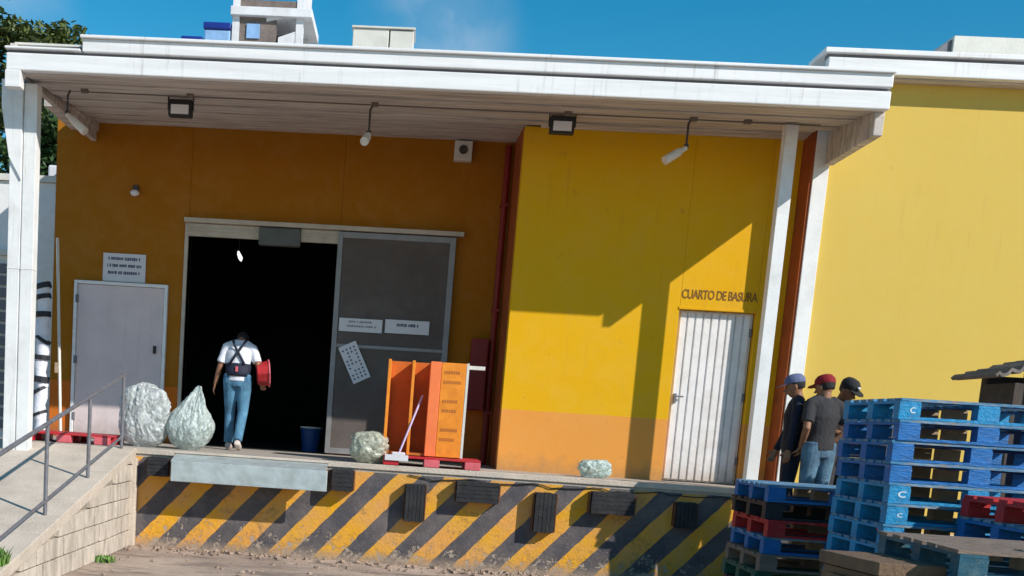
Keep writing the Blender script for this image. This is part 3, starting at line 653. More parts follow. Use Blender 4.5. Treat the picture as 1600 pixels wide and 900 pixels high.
# ------------------------------------------------------------------ things on the dock
def sack(name, label, cx, cy, z0, w_, d_, h_, mt, seed, peak=None, sub=6, rough=.06, group='filled clear plastic sacks on the dock'):
    bm = bmesh.new(); bmesh.ops.create_icosphere(bm, subdivisions=sub, radius=1)
    pts = [Vector((random.gauss(0, 1), random.gauss(0, 1), random.gauss(0, 1))).normalized() for _ in range(60)]
    for v in bm.verts:
        c = v.co.normalized(); e = 3.2
        sq = (abs(c.x)**e+abs(c.y)**e+abs(c.z)**e)**(-1/e); sq = 1+(sq-1)*.8
        q = Vector((c.x*w_/2, c.y*d_/2, c.z*h_/2))*sq; q.z += h_/2
        zf = max(0, min(1, q.z/h_))
        if peak:
            t = max(0, zf-.35)/.65; sh = 1-.86*t**1.25
            q.x = q.x*sh+peak*t*t; q.y *= sh
        cj = c+Vector((jit(.025), jit(.025), jit(.025))); ds = sorted((cj-p_).length for p_ in pts)[:2]; cell = min(1, (ds[1]-ds[0])*3.5)      # bottles pressing through the film
        an = math.atan2(c.y, c.x)
        n1 = noise.noise(c*1.9+Vector((seed, 0, 0)))
        fold = 1-abs(noise.noise(Vector((math.cos(an)*4, math.sin(an)*4, zf*1.6+seed))))*2.2     # gathers running up to the tie
        n4 = 1-abs(noise.noise(c*8+Vector((seed, seed, 2))))*2
        k = 1+.10*n1+rough*(1.2*cell-.6)+rough*fold*(.4+zf)*.9+rough*.7*n4+jit(.010)
        v.co = Vector((q.x*k, q.y*k, max(0, q.z*(1+.08*n1+rough*.4*fold+rough*.3*cell))))
        if v.co.z < .02: v.co.z = 0
    me = bpy.data.meshes.new(name); bm.to_mesh(me); bm.free(); me.shade_flat(); me.materials.append(mt)
    o = bpy.data.objects.new(name, me); C.objects.link(o); o.location = (cx, cy, z0)
    return tag(o, label, 'plastic sack', group)
sack('plastic_sack', 'large bulging cloudy plastic sack of empty bottles beside the handrail end', -.30, -.75, DZ, .60, .50, .76, M['bag1'], 1.3, rough=.075, sub=5)
sack('plastic_sack', 'pointed pale green plastic sack with a twisted top at the left of the doorway', .28, -.75, DZ, .56, .46, .78, M['bag2'], 5.1, peak=.10, rough=.06, sub=5)
sack('plastic_sack', 'small round green and white plastic sack in front of the sliding door', 2.59, -1.12, DZ, .42, .38, .37, M['bag3'], 9.7, rough=.09, sub=4)
sack('plastic_sack', 'small aqua plastic bag slumped against the orange wall base', 5.38, -.92, DZ, .36, .22, .21, M['bag4'], 14.2, rough=.12, sub=4)
# orange open-topped panel rack on a red pallet
rk = thing('orange_rack', 'orange two-bay panel rack with a printed orange box on its right', 'rack', (3.3, -1.0, DZ))
zb, zt = DZ+.13, 2.47; ya, yc = -1.18, -.72
B(2.76, 3.27, yc-.02, yc, zb, zt).build('back_panel', M['rackback'], rk)
for x, mtn in ((2.76, 'orangebd'), (3.05, 'orangebd')):
    B(x, x+.035, ya, yc-.022, zb, zt).build('divider', M[mtn], rk, .004)
B(2.797, 3.27, ya+.02, yc-.022, zb, zb+.03).build('base', M['orangedark'], rk)
B(3.27, 3.40, ya-.02, yc, zb, zt).build('box', M['salmon'], rk, .006)
bx = B(3.403, 3.70, ya-.015, yc, zb, zt-.005).build('box', M['orangebd'], rk, .006)
k = MB()
for i in range(8):
    z = zt-.12-i*.115
    if i in (2, 5): continue
    x = 3.44
    while x < 3.60+.06*random.random():
        ww = random.uniform(.012, .03); k.box(x, x+ww, ya-.0175, ya-.0155, z-.018, z+.018); x += ww+.008
tag(k.build('print', M['orangedark'], bx), kind='stuff')
B(3.705, 3.735, ya-.01, yc, zb, zt).build('edge_strip', M['offwhite'], rk)
B(3.74, 3.93, ya+.10, ya+.16, zt-.065, zt-.02).build('bracket', M['offwhite'], rk, .004)
def plastic_pallet(x0, x1, y0, y1, z, label, mt='redplastic'):
    t = thing('plastic_pallet', label, 'pallet', ((x0+x1)/2, (y0+y1)/2, z), 'red plastic pallets lying on the dock')
    n = 6
    for i in range(n):
        a = y0+(y1-y0)*i/n+.006; b_ = y0+(y1-y0)*(i+1)/n-.006
        B(x0, x1, a, b_, z+.095, z+.12).build('deck_slat', M[mt], t, .003)
    for fx in (0, .42, .84):
        xx = x0+(x1-x0)*fx
        for fy in (0, .42, .84):
            yy = y0+(y1-y0)*fy
            B(xx, xx+(x1-x0)*.16, yy, yy+(y1-y0)*.16, z+.002, z+.094).build('foot', M['pinkplastic' if (fx, fy) in ((.84, 0), (.42, 0)) else mt], t, .008)
plastic_pallet(2.78, 3.95, -1.38, -.62, DZ, 'red plastic pallet under the orange panel rack')
plastic_pallet(-1.75, -.62, -1.30, -.50, DZ, 'red plastic pallet on the dock behind the handrail in front of the grey door')
B(2.80, 3.08, -1.402, -1.386, DZ+.06, DZ+.13).build('taped_sheet', M['paper'], tag(thing('paper_sheet', 'white sheet stuck on the front corner of the red pallet below the rack', 'paper', (2.9, -1.40, DZ+.06)), None))
bs = thing('broom', 'thin lilac broom handle leaning on the open bay of the orange rack', 'broom', (3.0, -1.25, DZ+.12))
MB().tube((2.96, -1.34, DZ+.13), (3.20, -1.06, 2.06), .013, 8).build('handle', mat('lilac_handle', (.45, .36, .55), .4), bs)
MB().obox((2.96, -1.34, DZ+.14), (.16, .04, .04)).build('head', M['paper'], bs, .01)
bk = thing('bucket', 'dark blue bucket standing inside the dark doorway', 'bucket', (1.62, 1.75, DZ))
MB().loft([(1.62, 1.75, DZ), (1.62, 1.75, DZ+.30), (1.62, 1.75, DZ+.31), (1.62, 1.75, DZ+.34)], [.12, .155, .165, .165], 20).build('body', M['bucketblue'], bk)
MB().loft([(1.62, 1.75, DZ+.342), (1.62, 1.75, DZ+.36)], .168, 20).build('rim', M['offwhite'], bk)
# clutter at the left end: wrapped rolls and leaning battens
rl = thing('wrapped_roll', 'tall white plastic-wrapped roll with dark bands leaning beside the left wall end', 'roll', (-2.0, .3, DZ))
path = [(-2.02+.02*math.sin(i*1.3), .30, DZ+i*.11) for i in range(20)]
MB().loft(path, [.085+.03*noise.noise(Vector((i*.8, 3, 1)))+.012*(i % 2) for i in range(20)], 12).build('roll', M['shirtwhite'], rl, smooth=True)
for z in (.3, .62, .74, 1.05, 1.30, 1.62, 1.86, 2.0): MB().loft([(-2.02, .30, DZ+z), (-2.02+jit(.03), .30, DZ+z+random.uniform(.03, .09))], .118, 10).build('band', M['pblack'], rl)
k = thing('leaning_batten', 'pale wooden batten leaning beside the wrapped roll at the left wall end', 'batten', (-1.8, .2, DZ))
MB().loft([(-1.66, .10, DZ+.01), (-1.90, .45, 3.9)], (.022, .03), 4).build('batten', M['offwhite'], k)
MB().obox((-1.77, .2, DZ+.95), (.05, .06, .14)).build('clip', M['wood'], k)

# ------------------------------------------------------------------ pallets
PH = .1465
def make_pallet(mfront, mboard, mblock, minner, mark=False, label='', group=None, w_=1.2, d_=1.0):
    t = thing('pallet', label, 'pallet', (0, 0, 0), group)
    for i in range(7):
        wd = .13 if i in (0, 6) else .105
        y_ = -d_/2+(d_-.13)*i/6
        B(-w_/2, w_/2, y_, y_+wd, PH-.021, PH-.002).build('deck_board', M[mboard], t)
    for x in (-w_/2, -.07, w_/2-.14):
        B(x, x+.14, -d_/2+.002, d_/2-.002, PH-.040, PH-.022).build('stringer_board', M[mfront], t)
    for j, y_ in enumerate((-d_/2, -.05, d_/2-.10)):
        for i, x in enumerate((-w_/2, -.07, w_/2-.145)):
            B(x, x+.145, y_+.001, y_+.10, .0205, PH-.041).build('block', M[mblock if j == 0 or i != 1 else minner] if not (j and i == 1) else M[minner], t)
        B(-w_/2, w_/2, y_, y_+.10, 0.0005, .0195).build('bottom_board', M[mfront], t)
    if mark:
        k = MB(); x0, z0, r = -w_/2+.095, .064, .024
        pr = None
        vs = []
        for i in range(9):
            a = math.radians(50+260*i/8); vs += [(x0+r*math.cos(a), -d_/2-.0015, z0+r*.8*math.sin(a)), (x0+(r-.009)*math.cos(a), -d_/2-.0015, z0+(r-.009)*.8*math.sin(a))]
        vs2 = [(a, b_+.0012, c_) for a, b_, c_ in vs]
        nn = len(vs); fs = []
        for i in range(8): fs += [(2*i, 2*i+1, 2*i+3, 2*i+2), (nn+2*i+2, nn+2*i+3, nn+2*i+1, nn+2*i)]
        for i in range(8): fs += [(2*i, 2*i+2, nn+2*i+2, nn+2*i), (2*i+3, 2*i+1, nn+2*i+1, nn+2*i+3)]
        k.add(vs+vs2, fs).build('stencil_mark', M['stencil'], t)
    return t
protos = {}; PR = {}
ORD = ['topmost', 'second from the top', 'third from the top', 'fourth from the top', 'fifth from the top', 'sixth from the top', 'seventh from the top', 'eighth from the top', 'ninth from the top', 'tenth from the top', 'eleventh from the top', 'twelfth from the top', 'thirteenth from the top', 'fourteenth from the top']
STY = dict(blue=('bluepaint', 'bluewear', 'bluepaint', 'wood', True), bright=('bluelight', 'bluewear', 'bluelight', 'wood', True), black=('pblack', 'pblack', 'pblack', 'pblack', False),
           red=('pred', 'pred', 'pred', 'oldwood', False), wood=('oldwood', 'oldwood', 'oldwood', 'oldwood', False), green=('pgreen', 'pgreen', 'pgreen', 'oldwood', False), teal=('teal', 'oldwood', 'teal', 'wood', False))
COLW = dict(blue='blue', bright='bright blue', black='black', red='red', wood='bare wooden', green='dark green', teal='teal')
def stack(n, cx, cy, kinds, where, group, lean=0, jx=.012, jr=.012, only=None, w_=1.2, z0=.0):
    for i in range(n):
        if only and i >= only: break
        kd = kinds[min(i, len(kinds)-1)]
        lab = f'{COLW[kd]} pallet, {ORD[i]} of {where}'
        if i == 0 and kd not in PR: PR[kd] = 1
        if (kd, w_) not in protos: t = protos[(kd, w_)] = make_pallet(*STY[kd], label=lab, group=group, w_=w_)
        else: t = copy_tree(protos[(kd, w_)])
        for ch in t.children:
            if ch.name.startswith('deck_board'): ch.location.x = jit(.012); ch.rotation_euler[2] = jit(.008)
            if ch.name.startswith('stencil_mark'):
                ch.scale = (random.choice((1, 1, 1.5)), 1, random.uniform(.7, 1.25)); ch.location.z = .064*(1-ch.scale[2]); ch.location.x = -.505*(1-ch.scale[0])+jit(.02)*0
        z = z0+(n-1-i)*PH
        t.location = (cx+jit(jx)+lean*(z/2), cy+jit(jx), z); t.rotation_euler = (0, 0, jit(jr))
        t['label'] = lab; t['group'] = group
        if i % 5 in (1, 3):
            for ch in [c_ for c_ in t.children if c_.name.startswith('stencil_mark')]: bpy.data.objects.remove(ch)
G = 'wooden pallets stacked in the yard'
stack(14, 7.04, -6.3, ['bright', 'blue', 'blue', 'blue', 'bright', 'bright', 'bright', 'bright', 'bright'], 'the tall blue stack', G, z0=.07)
stack(9, 6.70, -4.78, ['blue', 'black', 'red', 'blue', 'wood', 'green', 'black', 'wood', 'blue'], 'the mixed stack left of the tall one', G, jx=.03, z0=.09)
stack(10, 7.50, -7.38, ['red', 'blue', 'teal', 'blue', 'wood', 'blue', 'blue', 'wood', 'blue', 'wood'], 'the front stack under a red pallet', G, z0=.02, jx=.008)
stack(8, 6.52, -8.52, ['teal', 'blue', 'teal', 'blue', 'blue', 'teal', 'wood', 'blue'], 'the nearest stack at bottom right', G, z0=.10)
for (cx, cy, hz_) in ((7.04, -6.3, .07), (6.70, -4.78, .09), (6.52, -8.52, .10), (7.50, -7.38, .02)):
    sk = thing('timber_bearer', {7.04: 'pair of timber bearers under the tall blue pallet stack', 6.70: 'pair of timber bearers under the mixed pallet stack', 6.52: 'pair of timber bearers under the nearest pallet stack', 7.50: 'pair of thin timber bearers under the stack with a red pallet'}[cx], 'timber', (cx, cy, 0))
    for s in (-.45, .45): B(cx+s-.05, cx+s+.05, cy-.5, cy+.5, -.02, hz_-.001).build('timber', M['oldwood'], sk)
# crumpled cardboard beside the nearest stack
cb = thing('cardboard_bale', 'crumpled brown cardboard bale beside the nearest pallet stack', 'cardboard', (5.72, -8.5, 0))
z = 0
while z < 1.12:
    th = random.uniform(.03, .09); MB().obox((5.72+jit(.03), -8.5+jit(.03), z+th/2), (.36+jit(.04), .75+jit(.05), th-.004), (jit(.03), jit(.03), jit(.08))).build('sheet', M['cardboard'], cb, .006); z += th
rg = thing('red_offcut', 'small red offcut lying on top of the nearest pallet stack', 'offcut', (6.42, -8.9, 1.27))
MB().obox((6.42, -8.85, 1.32), (.09, .10, .07), (0, 0, .3)).build('piece', M['pred'], rg, .004)

# ------------------------------------------------------------------ landing and hut
lg = B(7.0, 12, -3.3, -.86, 0, .80).build('landing', M['pale_concrete'], None, .01)
structure(lg)
ht = thing('guard_hut', 'dark brown hut with curved corrugated roof behind the tall blue pallets', 'hut', (9.0, -4.0, 0))
hw = MB().box(8.36, 8.46, -4.5, -4.0, 0, 2.42).box(8.36, 10.4, -4.0, -3.9, 0, 2.5).box(8.462, 10.4, -4.5, -4.42, 0, 1.55).box(8.462, 10.4, -4.5, -4.42, 2.42, 2.52).box(10.3, 10.4, -4.42, -4.0, 0, 2.5)
hw.build('wall', M['hutwall'], ht)
for x0, x1 in ((8.465, 9.35), (9.36, 10.25)):
    wf = MB().box(x0, x0+.045, -4.52, -4.425, 1.551, 2.419).box(x1-.045, x1, -4.52, -4.425, 1.551, 2.419).box(x0+.045, x1-.045, -4.52, -4.425, 2.37, 2.419).build('window', M['groove'], ht)
    B(x0+.046, x1-.046, -4.48, -4.46, 1.552, 2.369).build('pane', M['glassdark'], wf)
rv = MB(); N = 72
for j, y_ in enumerate((-4.66, -3.85)):
    for i in range(N+1):
        x = 8.10+2.4*i/N; arch = 2.47+.24*math.sin(min(1, (x-8.10)/1.1)*math.pi/2)
        rv.v.append(Vector((x, y_, arch+.022*math.sin(i*1.9))))
rv.f = [(i, i+1, N+2+i, N+1+i) for i in range(N)]
ro = rv.build('roof', M['hutroof'], ht); sf = ro.modifiers.new('thickness', 'SOLIDIFY'); sf.thickness = .03

# ------------------------------------------------------------------ rooftop things
tw = thing('rooftop_tower', 'open concrete frame tower with white columns rising behind the roof', 'tower', (-.2, 8.7, 5.63))
for x in (-.90, .36):
    for y_ in (8.0, 9.2): B(x-.07, x+.07, y_, y_+.14, 5.63, 12).build('column', M['tower'], tw)
for z in (9.38, 10.5, 11.6):
    B(-1.0, .60, 7.9, 9.45, z, z+.16).build('floor_slab', M['tower'], tw, .01)
wa = MB().box(-.83, .29, 9.0, 9.1, 5.63, 9.378); wa.build('back_wall', M['brick'], tw)
B(-.83, -.10, 8.02, 8.10, 5.63, 9.0).build('infill_wall', M['brick'], tw)
B(-.68, -.42, 7.99, 8.019, 8.98+.0, 9.25).build('window', M['lightblue'], tw)
B(-.83, -.1, 8.02, 8.10, 9.0, 9.378).build('infill_wall', M['brick'], tw)
B(-.83, .29, 8.02, 8.1, 9.545, 9.70).build('beam', M['brick'], tw)
MB().add([(-.05, 8.0, 9.02), (.28, 8.0, 9.14), (.28, 8.9, 9.14), (-.05, 8.9, 9.02), (-.05, 8.0, 8.7), (.28, 8.0, 8.9), (.28, 8.9, 8.9), (-.05, 8.9, 8.7)],
         [(0, 1, 2, 3), (7, 6, 5, 4), (0, 4, 5, 1), (2, 6, 7, 3), (1, 5, 6, 2), (0, 3, 7, 4)]).build('stair_flight', M['tower'], tw)
MB().add([(-.30, 8.0, 9.38), (.28, 8.0, 9.55), (.28, 8.9, 9.55), (-.30, 8.9, 9.38), (-.30, 8.0, 9.30), (.28, 8.0, 9.44), (.28, 8.9, 9.44), (-.30, 8.9, 9.30)],
         [(0, 1, 2, 3), (7, 6, 5, 4), (0, 4, 5, 1), (2, 6, 7, 3), (1, 5, 6, 2), (0, 3, 7, 4)]).build('stair_flight', M['tower'], tw)
tk = thing('rooftop_tank', 'pale blue rooftop tank with navy lid left of the tower', 'tank', (-1.3, 8.2, 5.63))
MB().box(-1.52, -1.0, 8.0, 8.6, 5.63, 9.12).build('tank', M['lightblue'], tk, .03)
B(-1.54, -.99, 7.97, 8.62, 9.122, 9.25).build('lid', M['navy'], tk, .02)
B(-1.98, -1.545, 8.0, 8.4, 5.63, 8.98).build('pump_housing', M['navy'], tk, .02)
ac = thing('rooftop_unit', 'cream two-panel air handling box standing on the canopy roof', 'air conditioner', (2.2, 4.2, 5.63))
B(1.70, 2.28, 4, 4.6, 5.63, 7.94).build('panel', M['offwhite'], ac, .01)
B(2.30, 2.68, 4, 4.6, 5.63, 7.93).build('panel', M['offwhite'], ac, .01)
B(1.68, 2.70, 3.97, 4.63, 7.945, 7.975).build('cap', M['offwhite'], ac, .005)
ac2 = thing('rooftop_duct', 'long cream duct box with a sloping grey end on the right-hand roof', 'duct', (11, 3.4, 6.0))
B(10.62, 13, 3, 4, 6.0, 7.86).build('box', M['offwhite'], ac2, .01)
MB().prism([(10.30, 6.0), (10.61, 6.0), (10.61, 7.82), (10.34, 7.60)], 1, 3.05, 3.9).build('sloping_end', M['groove'], ac2)

# ------------------------------------------------------------------ neighbour at left and trees
nb_ = thing('neighbour_house', 'plain white building beyond the left canopy post with grey louvres', 'building', (-4, 3.2, 0))
B(-9, -2.60, 3.0, 8, 0, 5.1).build('wall', M['postwhite'], nb_, .01)
B(-9.02, -2.58, 2.95, 3.1, 5.102, 5.2).build('cornice', M['offwhite'], nb_)
for i in range(14): B(-5.2, -3.42, 2.93, 2.998, 1.2+i*.19, 1.34+i*.19).build('louvre', M['groove'], nb_)
B(-3.35, -3.32, 2.96, 2.998, .5, 5).build('downpipe', M['cord'], nb_)
B(-5.3, -3.40, 2.9, 2.998, 3.94, 4.02).build('lintel', M['offwhite'], nb_)
nv = B(-2.98, -2.78, 3.2, 3.4, 5.205, 5.42).build('vent', M['paper'], nb_, .03)
def leaf_cloud(blobs, n, size, seed):
    random.seed(seed); g = MB()
    tot = sum(r**2 for *_, r in blobs)
    for (x, y_, z, r) in blobs:
        for _ in range(int(n*r*r/tot)):
            d = Vector((random.gauss(0, 1), random.gauss(0, 1), random.gauss(0, 1))).normalized()
            rr = r*(random.random()**.45)
            p0 = Vector((x, y_, z))+d*rr*Vector((1, 1, .8)).length/1.63
            if noise.noise(p0*1.7) < -.16: continue
            a = Vector((random.gauss(0, 1), random.gauss(0, 1), random.gauss(0, .6))).normalized(); b_ = a.cross(Vector((jit(1), jit(1), 1))).normalized()
            s = size*random.uniform(.5, 1.3)
            g.add([p0-a*s, p0-b_*s*.45, p0+a*s, p0+b_*s*.45], [(0, 1, 2, 3)])
    random.seed(seed+1)
    return g
def tree(name, label, base, blobs, n, size, mt, seed, tr=.2):
    t = thing(name, label, 'tree', base, 'trees behind the left end of the building')
    bx_, by_ = base[0], base[1]; top = max(b[2] for b in blobs)
    tb = MB().loft([(bx_, by_, 0), (bx_+.1, by_, top*.35), (bx_, by_, top*.6), (bx_+.1, by_, top*.9)], [tr*1.3, tr, tr*.7, tr*.25], 10)
    for (x, y_, z, r) in blobs: tb.loft([(bx_, by_, top*.5), ((bx_+x)/2, (by_+y_)/2, (top*.5+z)/2+.2), (x, y_, z)], [tr*.5, tr*.3, tr*.1], 6)
    tb.build('trunk', M['bark'], t, smooth=True)
    leaf_cloud(blobs, n, size, seed).build('crown', M[mt], t)
tree('leafy_tree', 'dark dense tree filling the left edge of the view', (-9.5, 12, 0), [(-9.5, 12, 10, 2.6), (-8.4, 11.5, 7.0, 1.6), (-9.2, 12, 12.3, 1.9), (-8.2, 12, 8.6, 1.3), (-7.6, 12, 5.8, 1.0), (-8.6, 11, 5.2, 1.3)], 34000, .13, 'leaf', 3, .25)
tree('leafy_tree', 'olive green tree crown showing above the left end of the roof', (-6.2, 12.5, 0), [(-6.3, 12.5, 9.6, .95), (-5.6, 12.3, 9.9, .65), (-7.0, 12.3, 9.9, .7), (-6.6, 12.5, 8.2, 1.1), (-5.8, 12.3, 7.2, 1.0), (-6.4, 12.2, 6.2, 1.0)], 22000, .09, 'leaf2', 8, .14)
tree('leafy_tree', 'dark green tree seen between the canopy post and the recessed wall', (-5.6, 10.5, 0), [(-5.6, 10.5, 6.6, 1.1), (-5.0, 10.5, 7.4, .8), (-6.0, 10.5, 5.6, 1.0), (-5.2, 10.5, 5.4, .9)], 16000, .10, 'leaf', 15, .12)

# ------------------------------------------------------------------ people
def fuse(mb, name, mt, parent, voxel=.011, smooth=4, label=None):
    """one continuous surface from overlapping volumes"""
    me = bpy.data.meshes.new(name); o0 = Vector((0, 0, 0))
    me.from_pydata([v-o0 for v in mb.v], [], mb.f); me.validate()
    bm = bmesh.new(); bm.from_mesh(me); bmesh.ops.recalc_face_normals(bm, faces=bm.faces); bm.to_mesh(me); bm.free()
    tmp = bpy.data.objects.new(name, me); C.objects.link(tmp)
    r = tmp.modifiers.new('r', 'REMESH'); r.mode = 'VOXEL'; r.voxel_size = voxel
    s = tmp.modifiers.new('s', 'SMOOTH'); s.iterations = smooth; s.factor = .5
    dg = bpy.context.evaluated_depsgraph_get(); ev = tmp.evaluated_get(dg)
    m2 = bpy.data.meshes.new_from_object(ev); m2.name = name
    C.objects.unlink(tmp); bpy.data.objects.remove(tmp)
    m2.materials.clear(); m2.materials.append(mt); m2.shade_smooth()
    o = bpy.data.objects.new(name, m2); C.objects.link(o); o.parent = parent
    if label: o['label'] = label
    return o
def V(*a): return Vector(a)
def hand(b, wrist, d, palm_n, side, s=1.0, curl=.5):
    """palm, four fingers and a thumb; d = direction of the fingers, palm_n = towards the palm side"""
    d = d.normalized(); n = (palm_n-d*palm_n.dot(d)).normalized(); a = d.cross(n)*side
    p1 = wrist+d*.085*s
    b.loft([wrist-d*.01, wrist+d*.04*s, p1], [(.030*s, .018*s), (.042*s, .016*s), (.040*s, .013*s)], 10, flat=a)
    for i, ln in enumerate((.068, .078, .073, .058)):
        r0 = p1+a*(.030-.020*i)*s-d*.008
        c = curl*(1+.12*i)
        d1 = (d+n*c*.5).normalized(); d2 = (d+n*c*1.4).normalized(); d3 = (d+n*c*2.4).normalized()
        q1 = r0+d1*ln*.48*s; q2 = q1+d2*ln*.32*s; q3 = q2+d3*ln*.25*s
        b.loft([r0, q1, q2, q3], [.0098*s, .0092*s, .0085*s, .0068*s], 8)
    t0 = wrist+d*.028*s+a*.030*s; t1 = t0+(d*.6+a*.8+n*.3).normalized()*.038*s; t2 = t1+(d*.9+a*.25+n*.4).normalized()*.034*s
    b.loft([t0-a*.012*s, t0, t1, t2], [.014*s, .014*s, .0115*s, .009*s], 8)
def person(label, loc, rz, pose, look, height=1.70, group=None):
    """local frame: faces +y, x to its right hand; pose gives joints"""
    s = height/1.70
    t = thing('person', label, 'person', loc, group); 
    P = {k: Vector(v)*s for k, v in pose.items()}
    hc_, fw = P['head'], P['face']; fw = fw.normalized(); ux = P.get('headup', V(0, 0, 1)).normalized()
    sx = fw.cross(ux).normalized(); ux = sx.cross(fw)
    hd = lambda x, y_, z: hc_+(sx*x+fw*y_+ux*z)*s
    b = MB()
    # head: cranium, jaw, nose, ears, neck
    b.loft([hd(0, -.01, .115), hd(0, -.01, .10), hd(0, -.005, .06), hd(0, 0, .0), hd(0, .012, -.05), hd(0, .03, -.095), hd(0, .04, -.115)],
           [(.02*s, .025*s), (.052*s, .066*s), (.076*s, .095*s), (.075*s, .093*s), (.066*s, .078*s), (.045*s, .052*s), (.02*s, .025*s)], 14, flat=sx)
    b.loft([hd(0, .085, .02), hd(0, .104, -.018), hd(0, .118, -.032), hd(0, .098, -.043)], [.008*s, .011*s, .014*s, .010*s], 8)
    b.loft([hd(-.035, .080, .024), hd(.035, .080, .024)], .011*s, 8)
    b.loft([hd(-.022, .092, -.066), hd(.022, .092, -.066)], .009*s, 8)
    for e in (-1, 1): b.ball(hd(.079*e, -.005, -.005), (.012*s, .018*s, .03*s), 8, 6)
    nk = P['neck']; b.loft([nk-V(0, 0, .06)*s, nk, hc_-ux*.07*s-fw*.015*s], [.066*s, .056*s, .055*s], 12)
    # torso under clothes
    pel, wst, ch = P['pelvis'], P['waist'], P['chest']
    b.loft([pel-V(0, 0, .07)*s, pel, wst, ch, nk-V(0, 0, .07)*s, nk-V(0, 0, .01)*s], [(.13*s, .09*s), (.155*s, .11*s), (.135*s, .095*s), (.160*s, .11*s), (.115*s, .072*s), (.058*s, .052*s)], 16)
    arms = []
    for q, sd in (('l', -1), ('r', 1)):
        sh, el, wr = P['sh'+q], P['el'+q], P['wr'+q]
        b.loft([ch+V(sd*.08, 0, .07)*s, sh-V(0, 0, .012)*s, sh.lerp(el, .35), el, el.lerp(wr, .3), wr], [.052*s, .048*s, .044*s, .038*s, .038*s, .025*s], 10)
        hdv = (wr-el).normalized(); pn = P.get('pn'+q, V(-sd, .2, 0))
        hand(b, wr, (P['hd'+q] if 'hd'+q in P else hdv), pn, sd*(1 if True else 1), s, pose.get('curl', (0.45,))[0] if isinstance(pose.get('curl', .45), tuple) else .45)
    for q, sd in (('l', -1), ('r', 1)):
        hp, kn, an, toe = P['hp'+q], P['kn'+q], P['an'+q], P['toe'+q]
        b.loft([hp+V(0, 0, .04)*s, hp, hp.lerp(kn, .5), kn, kn.lerp(an, .35), an], [.088*s, .088*s, .072*s, .052*s, .052*s, .036*s], 12)
        b.loft([an+V(0, -.02, -.03)*s, an.lerp(toe, .5)-V(0, 0, .02)*s, toe], [.036*s, .034*s, .022*s], 10)
    R = Matrix.Rotation(rz, 3, 'Z')
    body = fuse(b, 'body', M['skin'], t, .0085*s, 3)
    eye = MB(); [eye.ball(hd(.031*e, .083, .006), (.012*s, .009*s, .007*s), 8, 6) for e in (-1, 1)]
    for e_ in (0, 1):
        k = MB(); k.ball(hd(.031*(1 if e_ else -1), .084, .005), (.012*s, .010*s, .007*s), 8, 6); kk = k.build('eye', M['hair'], None, smooth=True); kk.parent = t
    # hair
    h = MB(); h.loft([hd(0, -.012, .128), hd(0, -.015, .112), hd(0, -.02, .065), hd(0, -.028, .01), hd(0, -.035, -.04)], [(.02*s, .03*s), (.058*s, .074*s), (.085*s, .098*s), (.083*s, .088*s), (.066*s, .070*s)], 14, flat=sx)
    fuse(h, 'hair', M['hair'], t, .010*s, 3)
    # top
    c = MB()
    c.loft([pel+V(0, 0, -.02)*s, pel+V(0, 0, .05)*s, wst, ch, nk-V(0, 0, .075)*s, nk-V(0, 0, .022)*s], [(.168*s, .125*s), (.165*s, .125*s), (.150*s, .115*s), (.182*s, .128*s), (.165*s, .098*s), (.078*s, .07*s)], 18)
    slv = look.get('sleeve', .8)
    for q, sd in (('l', -1), ('r', 1)):
        sh, el, wr = P['sh'+q], P['el'+q], P['wr'+q]
        if slv <= 1: c.loft([sh+V(0, 0, .02)*s, sh.lerp(el, .25), sh.lerp(el, .5), sh.lerp(el, slv)], [.050*s, .060*s, .060*s, .064*s], 12)
        else: c.loft([sh+V(0, 0, .02)*s, sh.lerp(el, .3), el, wr], [.050*s, .058*s, .050*s, .040*s], 12)
    for q in 'lr': (c.ball(P['sh'+q]-V(0, 0, .022)*s, (.058*s, .066*s, .058*s), 14, 10), c.loft([nk-V(0, 0, .035)*s, nk.lerp(P['sh'+q], .5)-V(0, 0, .012)*s, P['sh'+q]-V(0, 0, .015)*s], [.068*s, .070*s, .066*s], 12))
    for v in c.v:
        v += v.normalized()*(.012*noise.noise(v*9+V(look['seed'], 0, 0))+.006*noise.noise(v*26+V(look['seed'], 0, 0)))
    fuse(c, 'shirt', M[look['top']], t, .011*s, 2)
    # trousers
    c = MB()
    for q, sd in (('l', -1), ('r', 1)):
        hp, kn, an, toe = P['hp'+q], P['kn'+q], P['an'+q], P['toe'+q]
        c.loft([hp+V(0, 0, .10)*s, hp, hp.lerp(kn, .5), kn, kn.lerp(an, .5), an+V(0, 0, .01)*s], [.098*s, .104*s, .089*s, .070*s, .066*s, .062*s], 14)
    c.loft([pel-V(0, 0, .09)*s, pel-V(0, 0, .0)*s, pel+V(0, 0, .06)*s], [(.13*s, .105*s), (.166*s, .122*s), (.158*s, .118*s)], 16)
    for v in c.v: v += v.normalized()*(.014*noise.noise(v*8+V(0, look['seed'], 0))+.007*noise.noise(v*22))
    fuse(c, 'trousers', M[look['legs']], t, .011*s, 2)
    for q in 'lr':
        an, toe = P['an'+q], P['toe'+q]; c = MB()
        c.loft([an-V(0, 0, .035)*s+(an-toe).normalized()*.05*s, an-V(0, 0, .03)*s, an.lerp(toe, .55)-V(0, 0, .025)*s, toe+(toe-an).normalized()*.03*s-V(0, 0, .005)*s], [(.040*s, .036*s), (.046*s, .045*s), (.048*s, .036*s), (.03*s, .022*s)], 12)
        fuse(c, 'shoe', M[look.get('shoe', 'black')], t, .010*s, 2)
